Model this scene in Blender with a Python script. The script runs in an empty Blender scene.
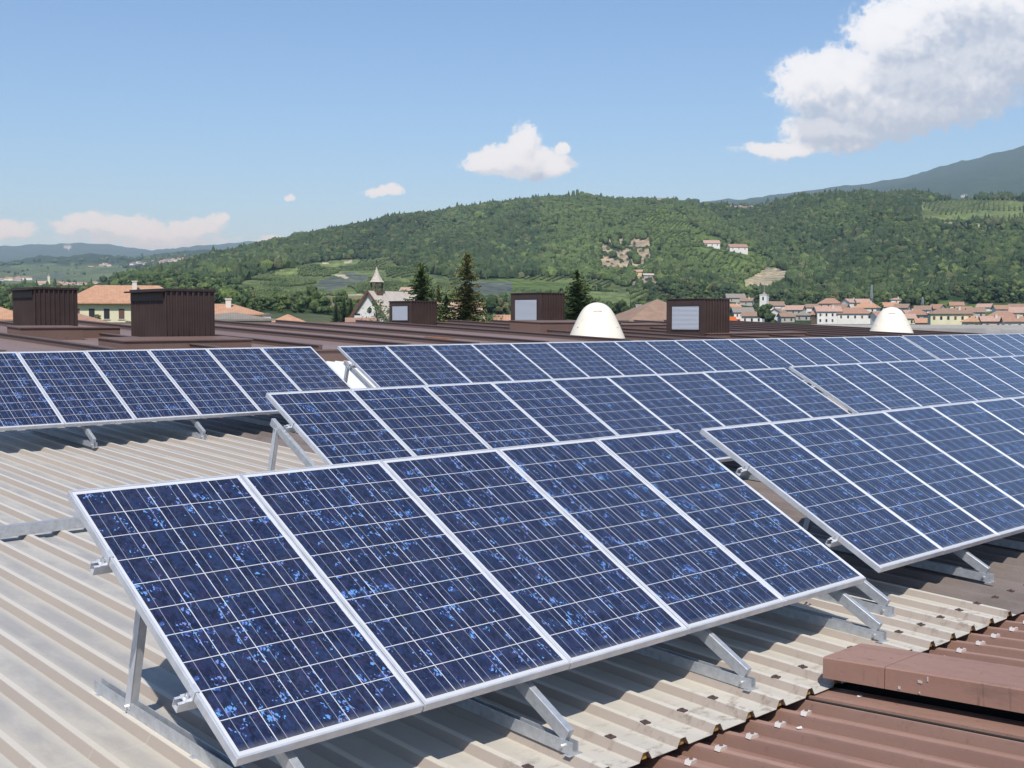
import bpy, math, random
import numpy as np
from mathutils import Vector, Matrix
R = math.radians
rnd = random.Random(7)
C = bpy.context.scene.collection
S = bpy.context.scene

# ------------------------------------------------------------------ camera
F, PITCH, YAW = 1160.8, 3.14, 42.92      # focal length in pixels, degrees down, degrees from +Y towards +X
cam = bpy.data.cameras.new('camera'); camo = bpy.data.objects.new('camera', cam); C.objects.link(camo)
cam.sensor_width = 36; cam.lens = 36*F/1024; cam.clip_start = .05; cam.clip_end = 60000
camo.location = (0, 0, 0); camo.rotation_euler = (R(90-PITCH), 0, R(-YAW))
S.camera = camo
_y, _p = R(YAW), R(PITCH)
FW = np.array([math.sin(_y)*math.cos(_p), math.cos(_y)*math.cos(_p), -math.sin(_p)])
RT = np.array([math.cos(_y), -math.sin(_y), 0.]); UP = np.cross(RT, FW)
def ray(x, y): return FW + RT*(x-512)/F - UP*(y-384)/F
def azel(x, y):
    d = ray(x, y); return math.atan2(d[0], d[1]), d[2]/math.hypot(d[0], d[1])
def far_pt(x, y, r):                       # a surveyed point: bearing, height angle and ground distance
    d = ray(x, y); h = math.hypot(d[0], d[1]); return Vector((d[0]/h*r, d[1]/h*r, d[2]/h*r))

# ------------------------------------------------------------------ sun, sky
SUN_EL = math.atan2(1, math.hypot(.55, .55)); SUN_AZ = math.atan2(-.55, -.55)   # azimuth from +Y towards +X
sd = Vector((-.55, -.55, 1)).normalized()
sun = bpy.data.lights.new('sun', 'SUN'); sun.energy = 5.0; sun.angle = R(.5); sun.color = (1, .965, .91)
suno = bpy.data.objects.new('sun', sun); C.objects.link(suno); suno.rotation_euler = sd.to_track_quat('Z', 'Y').to_euler(); suno.location = (-20, -20, 40)
S.view_settings.view_transform = 'Standard'; S.view_settings.look = 'None'; S.view_settings.gamma = 1; S.view_settings.use_curve_mapping = False
S.view_settings.exposure = 0.0
S.cycles.max_bounces = 6; S.cycles.diffuse_bounces = 3; S.cycles.glossy_bounces = 3; S.cycles.volume_bounces = 0; S.cycles.transparent_max_bounces = 8

class NT:
    """short-hand for building node trees"""
    def __init__(s, t): s.t = t; s.n = t.nodes; s.l = t.links
    def new(s, ty, **k):
        n = s.n.new(ty)
        for a, v in k.items(): setattr(n, a, v)
        return n
    def put(s, sock, v):
        if isinstance(v, bpy.types.NodeSocket): s.l.new(v, sock)
        elif v is not None:
            if hasattr(sock, 'default_value') and isinstance(v, (tuple, list)) and len(v) == 3 and sock.type == 'RGBA': v = (*v, 1)
            sock.default_value = v
    def m(s, op, a, b=None, c=None, clamp=False):
        n = s.new('ShaderNodeMath', operation=op, use_clamp=clamp)
        s.put(n.inputs[0], a); s.put(n.inputs[1], b); s.put(n.inputs[2], c); return n.outputs[0]
    def v(s, op, a, b=None, c=None):
        n = s.new('ShaderNodeVectorMath', operation=op)
        s.put(n.inputs[0], a); s.put(n.inputs[1], b); s.put(n.inputs[2], c)
        return n.outputs['Value'] if op in ('DOT_PRODUCT', 'LENGTH', 'DISTANCE') else n.outputs[0]
    def mix(s, f, a, b, bt='MIX'):
        n = s.new('ShaderNodeMix', data_type='RGBA', blend_type=bt)
        s.put(n.inputs[0], f); s.put(n.inputs[6], a); s.put(n.inputs[7], b); return n.outputs[2]
    def ramp(s, f, a, b, lo=0., hi=1.):
        n = s.new('ShaderNodeMapRange', interpolation_type='SMOOTHSTEP'); s.put(n.inputs[0], f); s.put(n.inputs[1], a); s.put(n.inputs[2], b)
        s.put(n.inputs[3], lo); s.put(n.inputs[4], hi); return n.outputs[0]
    def noise(s, vec, scale, detail=4, rough=.55, col=False, dist=0):
        n = s.new('ShaderNodeTexNoise'); s.put(n.inputs['Vector'], vec); n.inputs['Scale'].default_value = scale
        n.inputs['Detail'].default_value = detail; n.inputs['Roughness'].default_value = rough; n.inputs['Distortion'].default_value = dist
        return n.outputs['Color' if col else 'Fac']
    def sep(s, vec):
        n = s.new('ShaderNodeSeparateXYZ'); s.put(n.inputs[0], vec); return n.outputs
    def comb(s, x=0., y=0., z=0.):
        n = s.new('ShaderNodeCombineXYZ'); s.put(n.inputs[0], x); s.put(n.inputs[1], y); s.put(n.inputs[2], z); return n.outputs[0]

w = bpy.data.worlds.new('World'); S.world = w; w.use_nodes = True; w.node_tree.nodes.clear()
k = NT(w.node_tree)
sky = k.new('ShaderNodeTexSky', sky_type='NISHITA', sun_disc=False, sun_elevation=SUN_EL, sun_rotation=SUN_AZ, altitude=600, air_density=1.0, dust_density=.6, ozone_density=2.2)
tc = k.new('ShaderNodeTexCoord').outputs['Generated']
hf = (math.sin(_y), math.cos(_y), 0.)
dn = k.v('NORMALIZE', tc)
fz = k.m('MAXIMUM', k.v('DOT_PRODUCT', dn, hf), .02)
cu = k.m('MULTIPLY', k.m('DIVIDE', k.v('DOT_PRODUCT', dn, tuple(RT)), fz), 11.6)       # bearing in tenths of a plane unit
cv = k.m('MULTIPLY', k.m('DIVIDE', k.sep(dn)[2], fz), 11.6)
uv0 = k.comb(cu, cv, 0.)
def P(x, y):
    d = ray(x, y); a = d[0]*hf[0]+d[1]*hf[1]; return (float(d@RT)/a*11.6, d[2]/a*11.6)
ELL = [(985,3,82,36,1),(915,38,58,36,1),(838,84,56,28,1),(930,80,88,36,1),(1012,52,50,34,1),(806,80,26,20,1),(868,108,60,24,1),(792,149,50,7,.75),(836,131,46,16,.9),(905,112,62,20,1),(850,145,24,5,.8),
       (1065,15,70,44,1),(518,160,38,16,1),(525,142,15,15,1),(492,164,23,11,1),(546,165,25,8,1),(560,147,8,6,.8),(382,190,17,4.5,.55),(288,196,6,3.5,.3),(978,109,14,4,.5),
       (92,228,33,10,.78),(140,230,40,11,.80),(190,228,31,10,.78),(150,241,88,6,.42),(4,231,28,9,.75),(272,240,20,5,.7),(218,219,8,6,.8)]
g = bpy.data.node_groups.new('cloud_shape', 'ShaderNodeTree')
g.interface.new_socket('uv', in_out='INPUT', socket_type='NodeSocketVector'); g.interface.new_socket('d', in_out='OUTPUT', socket_type='NodeSocketFloat')
gk = NT(g); gi = gk.new('NodeGroupInput').outputs[0]; go = gk.new('NodeGroupOutput')
wn = gk.v('SUBTRACT', gk.noise(gi, 1.6, 5, .6, col=True), (.5, .5, .5))
gu = gk.v('ADD', gi, gk.v('MULTIPLY', wn, (.42, .30, 0)))
acc = None
for (x, y, a, b, wt) in ELL:
    c0 = P(x, y)
    q = gk.v('MULTIPLY', gk.v('SUBTRACT', gu, (c0[0], c0[1], 0)), (100/(a*1.04+1), 100/(b*1.04+1), 0))
    e = gk.m('SUBTRACT', wt, gk.v('DOT_PRODUCT', q, q))
    if acc is None: acc = e
    else:
        n = gk.new('ShaderNodeMath', operation='SMOOTH_MAX'); gk.put(n.inputs[0], acc); gk.put(n.inputs[1], e); n.inputs[2].default_value = .25; acc = n.outputs[0]
b1 = gk.m('SUBTRACT', 1., gk.m('ABSOLUTE', gk.m('SUBTRACT', gk.m('MULTIPLY', gk.noise(gi, 4.2, 7, .58), 2.), 1.)))
b2 = gk.m('SUBTRACT', 1., gk.m('ABSOLUTE', gk.m('SUBTRACT', gk.m('MULTIPLY', gk.noise(gk.v('ADD', gi, (7.3, 1.1, 0)), 13., 5, .6), 2.), 1.)))
dd = gk.m('ADD', gk.m('ADD', gk.m('MAXIMUM', acc, -3.), gk.m('MULTIPLY', gk.m('SUBTRACT', b1, .72), 1.9)), gk.m('MULTIPLY', gk.m('SUBTRACT', b2, .72), .75))
gk.put(go.inputs[0], dd); g.interface.new_socket('soft', in_out='OUTPUT', socket_type='NodeSocketFloat'); gk.put(go.inputs[1], gk.m('ADD', gk.m('MAXIMUM', acc, -3.), gk.m('MULTIPLY', gk.m('SUBTRACT', b1, .72), 1.5)))
def shape(vec):
    n = k.new('ShaderNodeGroup'); n.node_tree = g; k.put(n.inputs[0], vec); return n.outputs[0]
def shape2(vec):
    n = k.new('ShaderNodeGroup'); n.node_tree = g; k.put(n.inputs[0], vec); return n.outputs
d0, s0 = shape2(uv0)[:2]; s1 = shape2(k.v('ADD', uv0, (-.06, .13, 0)))[1]; s2 = shape2(k.v('ADD', uv0, (-.12, .42, 0)))[1]
cover = k.m('MULTIPLY', k.ramp(d0, -.30, .48), k.ramp(d0, -.5, .9, .40, 1.))
shade = k.m('ADD', k.m('MULTIPLY', k.ramp(k.m('SUBTRACT', s1, s0), -.45, .65), .50), k.m('MULTIPLY', k.ramp(s2, -.1, 1.0), .55), clamp=True)
ccol = k.mix(shade, (1.10, 1.15, 1.22), (.53, .61, .76))
bg1 = k.new('ShaderNodeBackground'); k.put(bg1.inputs[0], k.mix(1., sky.outputs[0], (.785, .955, 1.135), 'MULTIPLY')); bg1.inputs[1].default_value = .14
bg2 = k.new('ShaderNodeBackground'); k.put(bg2.inputs[0], ccol); bg2.inputs[1].default_value = 1.0
mx = k.new('ShaderNodeMixShader'); k.put(mx.inputs[0], k.m('MULTIPLY', cover, .93)); k.l.new(bg1.outputs[0], mx.inputs[1]); k.l.new(bg2.outputs[0], mx.inputs[2])
wo = k.new('ShaderNodeOutputWorld'); k.l.new(mx.outputs[0], wo.inputs[0])
w.cycles.sampling_method = 'MANUAL'; w.cycles.sample_map_resolution = 512

# ------------------------------------------------------------------ helpers
def mat(name, col, rough=.6, metal=0., spec=.5, var=0., vscale=3., bump=0., bscale=40., coat=0.):
    m = bpy.data.materials.new(name); m.use_nodes = True; k = NT(m.node_tree); b = k.n['Principled BSDF']
    b.inputs['Roughness'].default_value = rough; b.inputs['Metallic'].default_value = metal; b.inputs['Specular IOR Level'].default_value = spec
    b.inputs['Coat Weight'].default_value = coat
    b.inputs['Base Color'].default_value = (*col, 1)
    if var:
        oc = k.new('ShaderNodeTexCoord').outputs['Object']
        f = k.noise(oc, vscale, 5, .6)
        k.put(b.inputs['Base Color'], k.mix(k.ramp(f, .3, .7), tuple(c*(1-var) for c in col), tuple(min(1, c*(1+var)) for c in col)))
    if bump:
        oc = k.new('ShaderNodeTexCoord').outputs['Object']
        bn = k.new('ShaderNodeBump'); bn.inputs['Strength'].default_value = bump; bn.inputs['Distance'].default_value = .02; k.put(bn.inputs['Height'], k.noise(oc, bscale, 4))
        k.l.new(bn.outputs[0], b.inputs['Normal'])
    return m

class MB:
    """collects faces, then links them as one mesh object"""
    def __init__(s): s.v = []; s.f = []; s.mi = []; s.uv = None
    def add(s, vs, fs, mi=0, M=None):
        o = len(s.v)
        s.v += [tuple(M @ Vector(p)) if M else tuple(p) for p in vs]
        s.f += [tuple(i+o for i in f) for f in fs]; s.mi += [mi]*len(fs); return s
    def box(s, x0, x1, y0, y1, z0, z1, mi=0, M=None, ch=0.):
        if ch <= 0:
            vs = [(x, y, z) for z in (z0, z1) for y in (y0, y1) for x in (x0, x1)]
            return s.add(vs, [(0,2,3,1),(4,5,7,6),(0,1,5,4),(2,6,7,3),(0,4,6,2),(1,3,7,5)], mi, M)
        c = ch; vs = []; idx = {}
        X = (x0, x1); Y = (y0, y1); Z = (z0, z1)
        for i in (0, 1):
            for j in (0, 1):
                for l in (0, 1):
                    sx, sy, sz = (1, -1)[i], (1, -1)[j], (1, -1)[l]
                    for a in range(3):
                        p = [X[i], Y[j], Z[l]]
                        for b2, sg in ((0, sx), (1, sy), (2, sz)):
                            if b2 != a: p[b2] += sg*c
                        idx[i, j, l, a] = len(vs); vs.append(tuple(p))
        fs = []
        for l, o in ((0, -1), (1, 1)):
            q = [idx[0,0,l,2], idx[1,0,l,2], idx[1,1,l,2], idx[0,1,l,2]]; fs.append(q if o > 0 else q[::-1])
        for j, o in ((0, 1), (1, -1)):
            q = [idx[0,j,0,1], idx[1,j,0,1], idx[1,j,1,1], idx[0,j,1,1]]; fs.append(q if o > 0 else q[::-1])
        for i, o in ((0, -1), (1, 1)):
            q = [idx[i,0,0,0], idx[i,1,0,0], idx[i,1,1,0], idx[i,0,1,0]]; fs.append(q if o > 0 else q[::-1])
        for i in (0, 1):
            for j in (0, 1):
                fs.append([idx[i,j,0,0], idx[i,j,0,1], idx[i,j,1,1], idx[i,j,1,0]])
        for i in (0, 1):
            for l in (0, 1):
                fs.append([idx[i,0,l,0], idx[i,0,l,2], idx[i,1,l,2], idx[i,1,l,0]])
        for j in (0, 1):
            for l in (0, 1):
                fs.append([idx[0,j,l,1], idx[0,j,l,2], idx[1,j,l,2], idx[1,j,l,1]])
        for i in (0, 1):
            for j in (0, 1):
                for l in (0, 1): fs.append([idx[i,j,l,0], idx[i,j,l,1], idx[i,j,l,2]])
        return s.add(vs, fs, mi, M)
    def bar(s, a, b, wx, wz, mi=0, ch=.0, up=(0, 0, 1)):      # a box running from a to b
        a, b = Vector(a), Vector(b); y = (b-a); L = y.length; y.normalize(); x = y.cross(Vector(up)).normalized(); z = x.cross(y)
        M = Matrix((x, y, z)).transposed().to_4x4(); M.translation = a
        return s.box(-wx/2, wx/2, 0, L, -wz/2, wz/2, mi, M, ch)
    def cyl(s, a, b, r0, r1=None, n=10, mi=0, caps=True):
        a, b = Vector(a), Vector(b); r1 = r0 if r1 is None else r1
        z = (b-a).normalized(); x = z.orthogonal().normalized(); y = z.cross(x); vs = []
        for p, r in ((a, r0), (b, r1)):
            for i in range(n):
                t = 2*math.pi*i/n; vs.append(p + (x*math.cos(t)+y*math.sin(t))*r)
        fs = [(i, (i+1) % n, n+(i+1) % n, n+i) for i in range(n)]
        if caps: fs += [tuple(range(n))[::-1], tuple(range(n, 2*n))]
        return s.add(vs, fs, mi)
    def build(s, name, mats, parent=None, smooth=False):
        me = bpy.data.meshes.new(name); me.from_pydata(s.v, [], s.f)
        for m in (mats if isinstance(mats, (list, tuple)) else [mats]): me.materials.append(m)
        if any(s.mi): me.polygons.foreach_set('material_index', s.mi)
        if smooth: me.polygons.foreach_set('use_smooth', [True]*len(me.polygons))
        me.update(); o = bpy.data.objects.new(name, me); C.objects.link(o)
        if parent: o.parent = parent
        return o
def np_mesh(name, V, Fq, m, parent=None, smooth=False, col=None):
    """fast mesh from arrays: Fq is (n,3) or (n,4); col per-vertex colour"""
    me = bpy.data.meshes.new(name); nv, (nf, kf) = len(V), Fq.shape
    me.vertices.add(nv); me.vertices.foreach_set('co', V.astype(np.float32).ravel())
    me.loops.add(nf*kf); me.loops.foreach_set('vertex_index', Fq.astype(np.int32).ravel())
    me.polygons.add(nf); me.polygons.foreach_set('loop_start', np.arange(0, nf*kf, kf, dtype=np.int32))
    me.polygons.foreach_set('use_smooth', np.full(nf, smooth))
    if col is not None:
        a = me.attributes.new('tint', 'FLOAT_COLOR', 'POINT'); c4 = np.ones((nv, 4), np.float32); c4[:, :3] = col; a.data.foreach_set('color', c4.ravel())
    me.materials.append(m); me.update(calc_edges=True); me.validate()
    o = bpy.data.objects.new(name, me); C.objects.link(o)
    if parent: o.parent = parent
    return o
def tag(o, label=None, cat=None, group=None, kind=None):
    if label: o['label'] = label
    if cat: o['category'] = cat
    if group: o['group'] = group
    if kind: o['kind'] = kind
    return o
def empty(name, loc=(0, 0, 0), rz=0., label=None, cat=None, group=None):
    o = bpy.data.objects.new(name, None); C.objects.link(o); o.location = loc; o.rotation_euler = (0, 0, rz); o.empty_display_size = .2
    return tag(o, label, cat, group)
def copy_tree(o, kids, parent=None):
    c = o.copy(); C.objects.link(c); c.parent = parent
    for ch in kids.get(o, ()): copy_tree(ch, kids, c)
    return c
def kids_of(root):
    d = {}
    for o in C.objects:
        if o.parent: d.setdefault(o.parent, []).append(o)
    return d
ORD = ['first','second','third','fourth','fifth','sixth','seventh','eighth','ninth','tenth','eleventh','twelfth','thirteenth','fourteenth','fifteenth','sixteenth',
       'seventeenth','eighteenth','nineteenth','twentieth'] + ['twenty-'+a for a in ('first','second','third','fourth','fifth','sixth','seventh','eighth','ninth')] + ['thirtieth'] + ['thirty-'+a for a in ('first','second','third','fourth','fifth','sixth','seventh','eighth','ninth')] + ['fortieth'] + ['forty-'+a for a in ('first','second','third','fourth','fifth')]

# ------------------------------------------------------------------ materials
M_alu = mat('aluminium', (.62, .64, .68), .45, .45, var=.10, vscale=9)
M_galv = mat('galvanised_steel', (.49, .515, .545), .42, .5, var=.12, vscale=26)
M_bolt = mat('bolt_steel', (.7, .7, .7), .3, .9)
M_dark = mat('dark_gap', (.02, .02, .02), .8)

def cell_material():
    m = bpy.data.materials.new('solar_cells'); m.use_nodes = True; k = NT(m.node_tree); b = k.n['Principled BSDF']
    uv = k.new('ShaderNodeUVMap', uv_map='cells').outputs[0]; s = k.sep(uv); u, v = s[0], s[1]
    rand = k.new('ShaderNodeObjectInfo').outputs['Random']
    fu, fv = k.m('FRACT', u), k.m('FRACT', v); iu, iv = k.m('FLOOR', u), k.m('FLOOR', v)
    def wn(a, b_, c):
        n = k.new('ShaderNodeTexWhiteNoise', noise_dimensions='3D'); k.put(n.inputs[0], k.comb(a, b_, c)); return n.outputs[0]
    r2 = k.m('MULTIPLY', rand, 71.3)
    hcell = wn(iu, iv, r2)                                   # every wafer its own
    hing = wn(iu, k.m('FLOOR', k.m('DIVIDE', k.m('ADD', iv, 1.), 3.)), r2)   # neighbouring wafers sawn from one block share their grain
    zc = k.m('MULTIPLY', k.mix(.0, hing, hing), 40.)
    zsel = k.m('ADD', k.m('MULTIPLY', hing, 47.), k.m('MULTIPLY', k.m('GREATER_THAN', hcell, .45), k.m('MULTIPLY', hcell, 31.)))
    base = k.comb(fu, fv, zsel)
    wob = k.v('MULTIPLY', k.v('SUBTRACT', k.noise(base, 6, 3, .6, col=True), (.5, .5, .5)), (.22, .22, 0))
    gp = k.v('ADD', base, wob)
    vo = k.new('ShaderNodeTexVoronoi', feature='F1'); k.put(vo.inputs['Vector'], k.v('MULTIPLY', gp, (8.5, 5, 1))); vo.inputs['Scale'].default_value = 1.0
    vc = k.sep(vo.outputs['Color'])
    vo2 = k.new('ShaderNodeTexVoronoi', feature='F1'); k.put(vo2.inputs['Vector'], k.v('MULTIPLY', gp, (25, 12, 1))); vo2.inputs['Scale'].default_value = 1.0
    vc2 = k.sep(vo2.outputs['Color'])
    c = k.mix(vc[0], (.0065, .007, .019), (.015, .019, .054))
    c = k.mix(k.m('MULTIPLY', k.ramp(vc2[1], .42, .95), .6), c, (.024, .038, .108))
    c = k.mix(k.m('MULTIPLY', k.m('GREATER_THAN', vc[2], .86), .5), c, (.035, .028, .085))
    clus = k.ramp(k.noise(base, 1.7, 3, .6), .50, .72)
    gr = k.ramp(k.noise(k.v('MULTIPLY', base, (1., .55, 1.)), 3.1, 4, .7), .50, .66); c = k.mix(k.m('MULTIPLY', gr, .42), c, (.018, .048, .130))
    f1 = k.m('GREATER_THAN', k.m('ADD', vc2[0], k.m('MULTIPLY', clus, .34)), 1.03)
    f2 = k.m('GREATER_THAN', k.m('ADD', vc[1], k.m('MULTIPLY', clus, .30)), 1.06)
    c = k.mix(k.m('MULTIPLY', f2, k.m('MULTIPLY_ADD', vc[0], .6, .25)), c, k.mix(vc2[1], (.04, .12, .36), (.075, .07, .24)))
    c = k.mix(k.m('MULTIPLY', f1, .85), c, k.mix(vc2[2], (.11, .40, .78), (.20, .24, .62)))
    # two bus bars a cell, running up the slope, and very fine fingers
    bb = None
    for p in (.26, .74):
        q = k.m('LESS_THAN', k.m('ABSOLUTE', k.m('SUBTRACT', fu, p)), .0085); bb = q if bb is None else k.m('MAXIMUM', bb, q)
    c = k.mix(k.m('MULTIPLY', bb, .62), c, (.40, .42, .48))
    eu = k.m('MINIMUM', fu, k.m('SUBTRACT', 1., fu)); ev = k.m('MINIMUM', fv, k.m('SUBTRACT', 1., fv))
    gap = k.m('LESS_THAN', k.m('MINIMUM', eu, ev), .0125)
    out = k.m('MAXIMUM', k.m('MAXIMUM', k.m('LESS_THAN', u, 0.), k.m('GREATER_THAN', u, 5.)), k.m('MAXIMUM', k.m('LESS_THAN', v, 0.), k.m('GREATER_THAN', v, 10.)))
    gap = k.m('MAXIMUM', gap, out)
    c = k.mix(gap, c, (.60, .61, .62))
    # a thin film of dust on the glass, heavier towards the lower frame
    dust = k.ramp(k.noise(uv, .9, 5, .65), .35, .8, .0, .03)
    low = k.ramp(v, .25, -.1, 0., .22)
    c = k.mix(k.m('MAXIMUM', dust, low), c, (.45, .44, .42))
    k.put(b.inputs['Base Color'], c)
    b.inputs['Roughness'].default_value = .35; b.inputs['Specular IOR Level'].default_value = .25
    b.inputs['Coat Weight'].default_value = 1.; b.inputs['Coat Roughness'].default_value = .12; b.inputs['Coat IOR'].default_value = 1.42
    return m
M_cells = cell_material()

def roof_white():
    m = bpy.data.materials.new('weathered_beige_sheet'); m.use_nodes = True; k = NT(m.node_tree); b = k.n['Principled BSDF']
    oc = k.new('ShaderNodeTexCoord').outputs['Object']; s = k.sep(oc)
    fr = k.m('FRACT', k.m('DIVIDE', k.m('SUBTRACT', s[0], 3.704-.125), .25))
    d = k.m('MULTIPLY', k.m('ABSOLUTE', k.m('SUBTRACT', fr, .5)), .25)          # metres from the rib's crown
    st = k.v('MULTIPLY', oc, (1., .35, 1.))
    stain = k.ramp(k.noise(st, 3.2, 7, .68), .33, .60)
    fine = k.ramp(k.noise(k.v('MULTIPLY', oc, (1, .5, 1)), 22, 5, .7), .3, .75)
    flat = k.mix(k.m('MULTIPLY', stain, k.ramp(d, .04, .10)), (.475, .455, .405), (.325, .318, .31))
    flat = k.mix(k.m('MULTIPLY', fine, .28), flat, (.40, .36, .31))
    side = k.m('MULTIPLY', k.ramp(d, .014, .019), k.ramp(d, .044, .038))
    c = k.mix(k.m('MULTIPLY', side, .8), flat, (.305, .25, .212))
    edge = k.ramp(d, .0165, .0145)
    c = k.mix(k.m('MULTIPLY', edge, .5), c, (.66, .61, .54))  # bright highlight along the rib tops, painted into the colour
    warm = k.ramp(k.noise(st, 1.1, 4), .45, .7)
    c = k.mix(k.m('MULTIPLY', warm, .25), c, (.47, .40, .31))
    dirt = k.m('MULTIPLY', k.ramp(s[1], 3.75, 3.15), k.ramp(k.noise(k.v('MULTIPLY', oc, (1, 1.6, 1)), 7.5, 6, .7), .5, .68))
    c = k.mix(k.m('MULTIPLY', k.m('MULTIPLY', k.ramp(s[1], 4.9, 3.6), k.m('SUBTRACT', 1., side)), .55), c, (.60, .555, .46))
    c = k.mix(k.m('MULTIPLY', dirt, .75), c, (.17, .125, .09))
    # sheets in a grey-brown finish
    db = k.m('MULTIPLY', k.m('GREATER_THAN', s[0], 7.30), k.m('LESS_THAN', s[0], 11.58))
    c = k.mix(k.m('MULTIPLY', db, .93), c, k.mix(stain, (.135, .108, .095), (.19, .155, .14)))
    wh = k.m('MULTIPLY', k.m('GREATER_THAN', s[1], 15.6), k.m('GREATER_THAN', s[0], 11.58))
    c = k.mix(k.m('MULTIPLY', wh, .8), c, (.74, .76, .78))
    # end laps of the sheets
    lap = k.m('LESS_THAN', k.m('ABSOLUTE', k.m('SUBTRACT', s[1], 4.62)), .006)
    c = k.mix(k.m('MULTIPLY', lap, .15), c, (.62, .57, .48))
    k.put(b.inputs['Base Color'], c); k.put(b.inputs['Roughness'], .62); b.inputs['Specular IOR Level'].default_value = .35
    bn = k.new('ShaderNodeBump'); bn.inputs['Strength'].default_value = .25; bn.inputs['Distance'].default_value = .01; k.put(bn.inputs['Height'], k.noise(oc, 18, 5, .7)); k.l.new(bn.outputs[0], b.inputs['Normal'])
    return m
M_white = roof_white()
def brown(name, c0, c1, c2, sc=3., str_=(1, .3, 1), rib=None):
    m = bpy.data.materials.new(name); m.use_nodes = True; k = NT(m.node_tree); b = k.n['Principled BSDF']
    oc = k.new('ShaderNodeTexCoord').outputs['Object']; st = k.v('MULTIPLY', oc, str_)
    c = k.mix(k.ramp(k.noise(st, sc, 6, .65), .35, .65), c0, c1)
    c = k.mix(k.m('MULTIPLY', k.ramp(k.noise(st, sc*4, 6, .7), .52, .72), .55), c, c2)
    sk = k.noise(k.v('MULTIPLY', oc, (30., 30., 2.5)), 1., 4, .6); c = k.mix(k.ramp(sk, .60, .72, 0, .38), c, tuple(q*.5 for q in c2))
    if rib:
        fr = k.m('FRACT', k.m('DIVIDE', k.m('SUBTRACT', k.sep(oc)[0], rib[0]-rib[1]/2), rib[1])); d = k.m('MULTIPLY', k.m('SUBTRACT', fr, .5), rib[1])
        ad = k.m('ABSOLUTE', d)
        c = k.mix(k.m('MULTIPLY', k.m('MULTIPLY', k.ramp(ad, .016, .024), k.ramp(ad, .070, .056)), .62), c, tuple(q*.50 for q in c0))  # rib shading painted into the colour: darkened sides here, lightened crests next
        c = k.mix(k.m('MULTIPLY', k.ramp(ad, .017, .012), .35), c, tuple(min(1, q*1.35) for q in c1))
        sp = k.noise(k.v('MULTIPLY', oc, (1, .5, 1)), 38, 4, .7); c = k.mix(k.ramp(sp, .66, .76, 0, .5), c, (.10, .07, .06))
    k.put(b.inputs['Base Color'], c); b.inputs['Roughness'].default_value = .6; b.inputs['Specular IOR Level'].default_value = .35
    bn = k.new('ShaderNodeBump'); bn.inputs['Strength'].default_value = .2; bn.inputs['Distance'].default_value = .008; k.put(bn.inputs['Height'], k.noise(oc, 25, 5, .7)); k.l.new(bn.outputs[0], b.inputs['Normal'])
    return m
M_brown = brown('red_brown_sheet', (.262, .148, .113), (.335, .205, .157), (.15, .10, .085))
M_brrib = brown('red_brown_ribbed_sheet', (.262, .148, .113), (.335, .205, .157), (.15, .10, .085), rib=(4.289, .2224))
M_cap = brown('red_brown_cap', (.27, .15, .115), (.33, .195, .15), (.16, .105, .09), 2.)
M_mauve = brown('mauve_sheet', (.20, .135, .12), (.235, .165, .145), (.15, .115, .105), .7, (1, .25, 1))
M_curb = brown('curb_sheet', (.155, .098, .08), (.175, .112, .092), (.12, .08, .07), .9)
M_vent = mat('dark_brown_cladding', (.056, .035, .031), .5, var=.15, vscale=2)
M_ventd = mat('dark_brown_cap', (.035, .022, .02), .5)
M_dome = mat('cream_fibreglass', (.74, .69, .585), .45, var=.04, vscale=2)
M_grille = mat('louvre_metal', (.52, .55, .59), .45, .2)
M_groof = mat('pale_grey_sheet', (.42, .40, .37), .6, var=.12, vscale=1.)

# ------------------------------------------------------------------ the factory building
SL = .042
def zr(y): return -1.82 + SL*(y-3.3)                # crown height of the light roof
def zb(y): return -1.885 - .07*(y-3.15)               # crown height of the brown roof in front
bld = empty('factory_building', (0, 0, -12), 0, 'large low factory whose brown and beige metal roof carries the solar panels', 'building')
OFF = Vector((0, 0, 12))                             # parts are modelled in camera-height coordinates
def fix(o): o.location = OFF; return o
def corrug(name, m, x0, x1, ys, zf, pitch, ref, prof, parent, thick=.0025, edge_mat=None):
    """trapezoid sheet: prof is a list of (offset from the crown, depth); a row of points for each y"""
    xs, dz = [], []
    n0, n1 = math.floor((x0-ref)/pitch), math.ceil((x1-ref)/pitch)
    for i in range(n0, n1+1):
        for (ox, d) in prof:
            x = ref + i*pitch + ox
            if x0 <= x <= x1: xs.append(x); dz.append(d)
    xs, dz = np.array(xs), np.array(dz); nx = len(xs); V = []
    for y in ys: V.append(np.stack([xs, np.full(nx, y), zf(y)+dz], 1))
    top = np.concatenate(V); bot = top.copy(); bot[:, 2] -= thick
    V = np.concatenate([top, bot]); ny = len(ys); Fq = []
    idx = lambda j, i: j*nx+i
    for j in range(ny-1):
        a = np.arange(nx-1)+j*nx
        Fq.append(np.stack([a, a+1, a+1+nx, a+nx], 1)); Fq.append(np.stack([a, a+nx, a+1+nx, a+1], 1)+nx*ny)
    a = np.arange(nx-1); Fq.append(np.stack([a, a+nx*ny, a+1+nx*ny, a+1], 1))
    o = np_mesh(name, V, np.concatenate(Fq), m, parent); return o
WP = [(-.125, -.038), (-.040, -.038), (-.0165, 0.), (.0165, 0.), (.040, -.038)]
YE = 3.15
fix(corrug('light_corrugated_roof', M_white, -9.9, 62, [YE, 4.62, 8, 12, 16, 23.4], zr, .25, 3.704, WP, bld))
BP = [(-.113, -.046), (-.058, -.044), (-.034, -.008), (-.016, 0.), (.016, 0.), (.034, -.008), (.058, -.044)]
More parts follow.
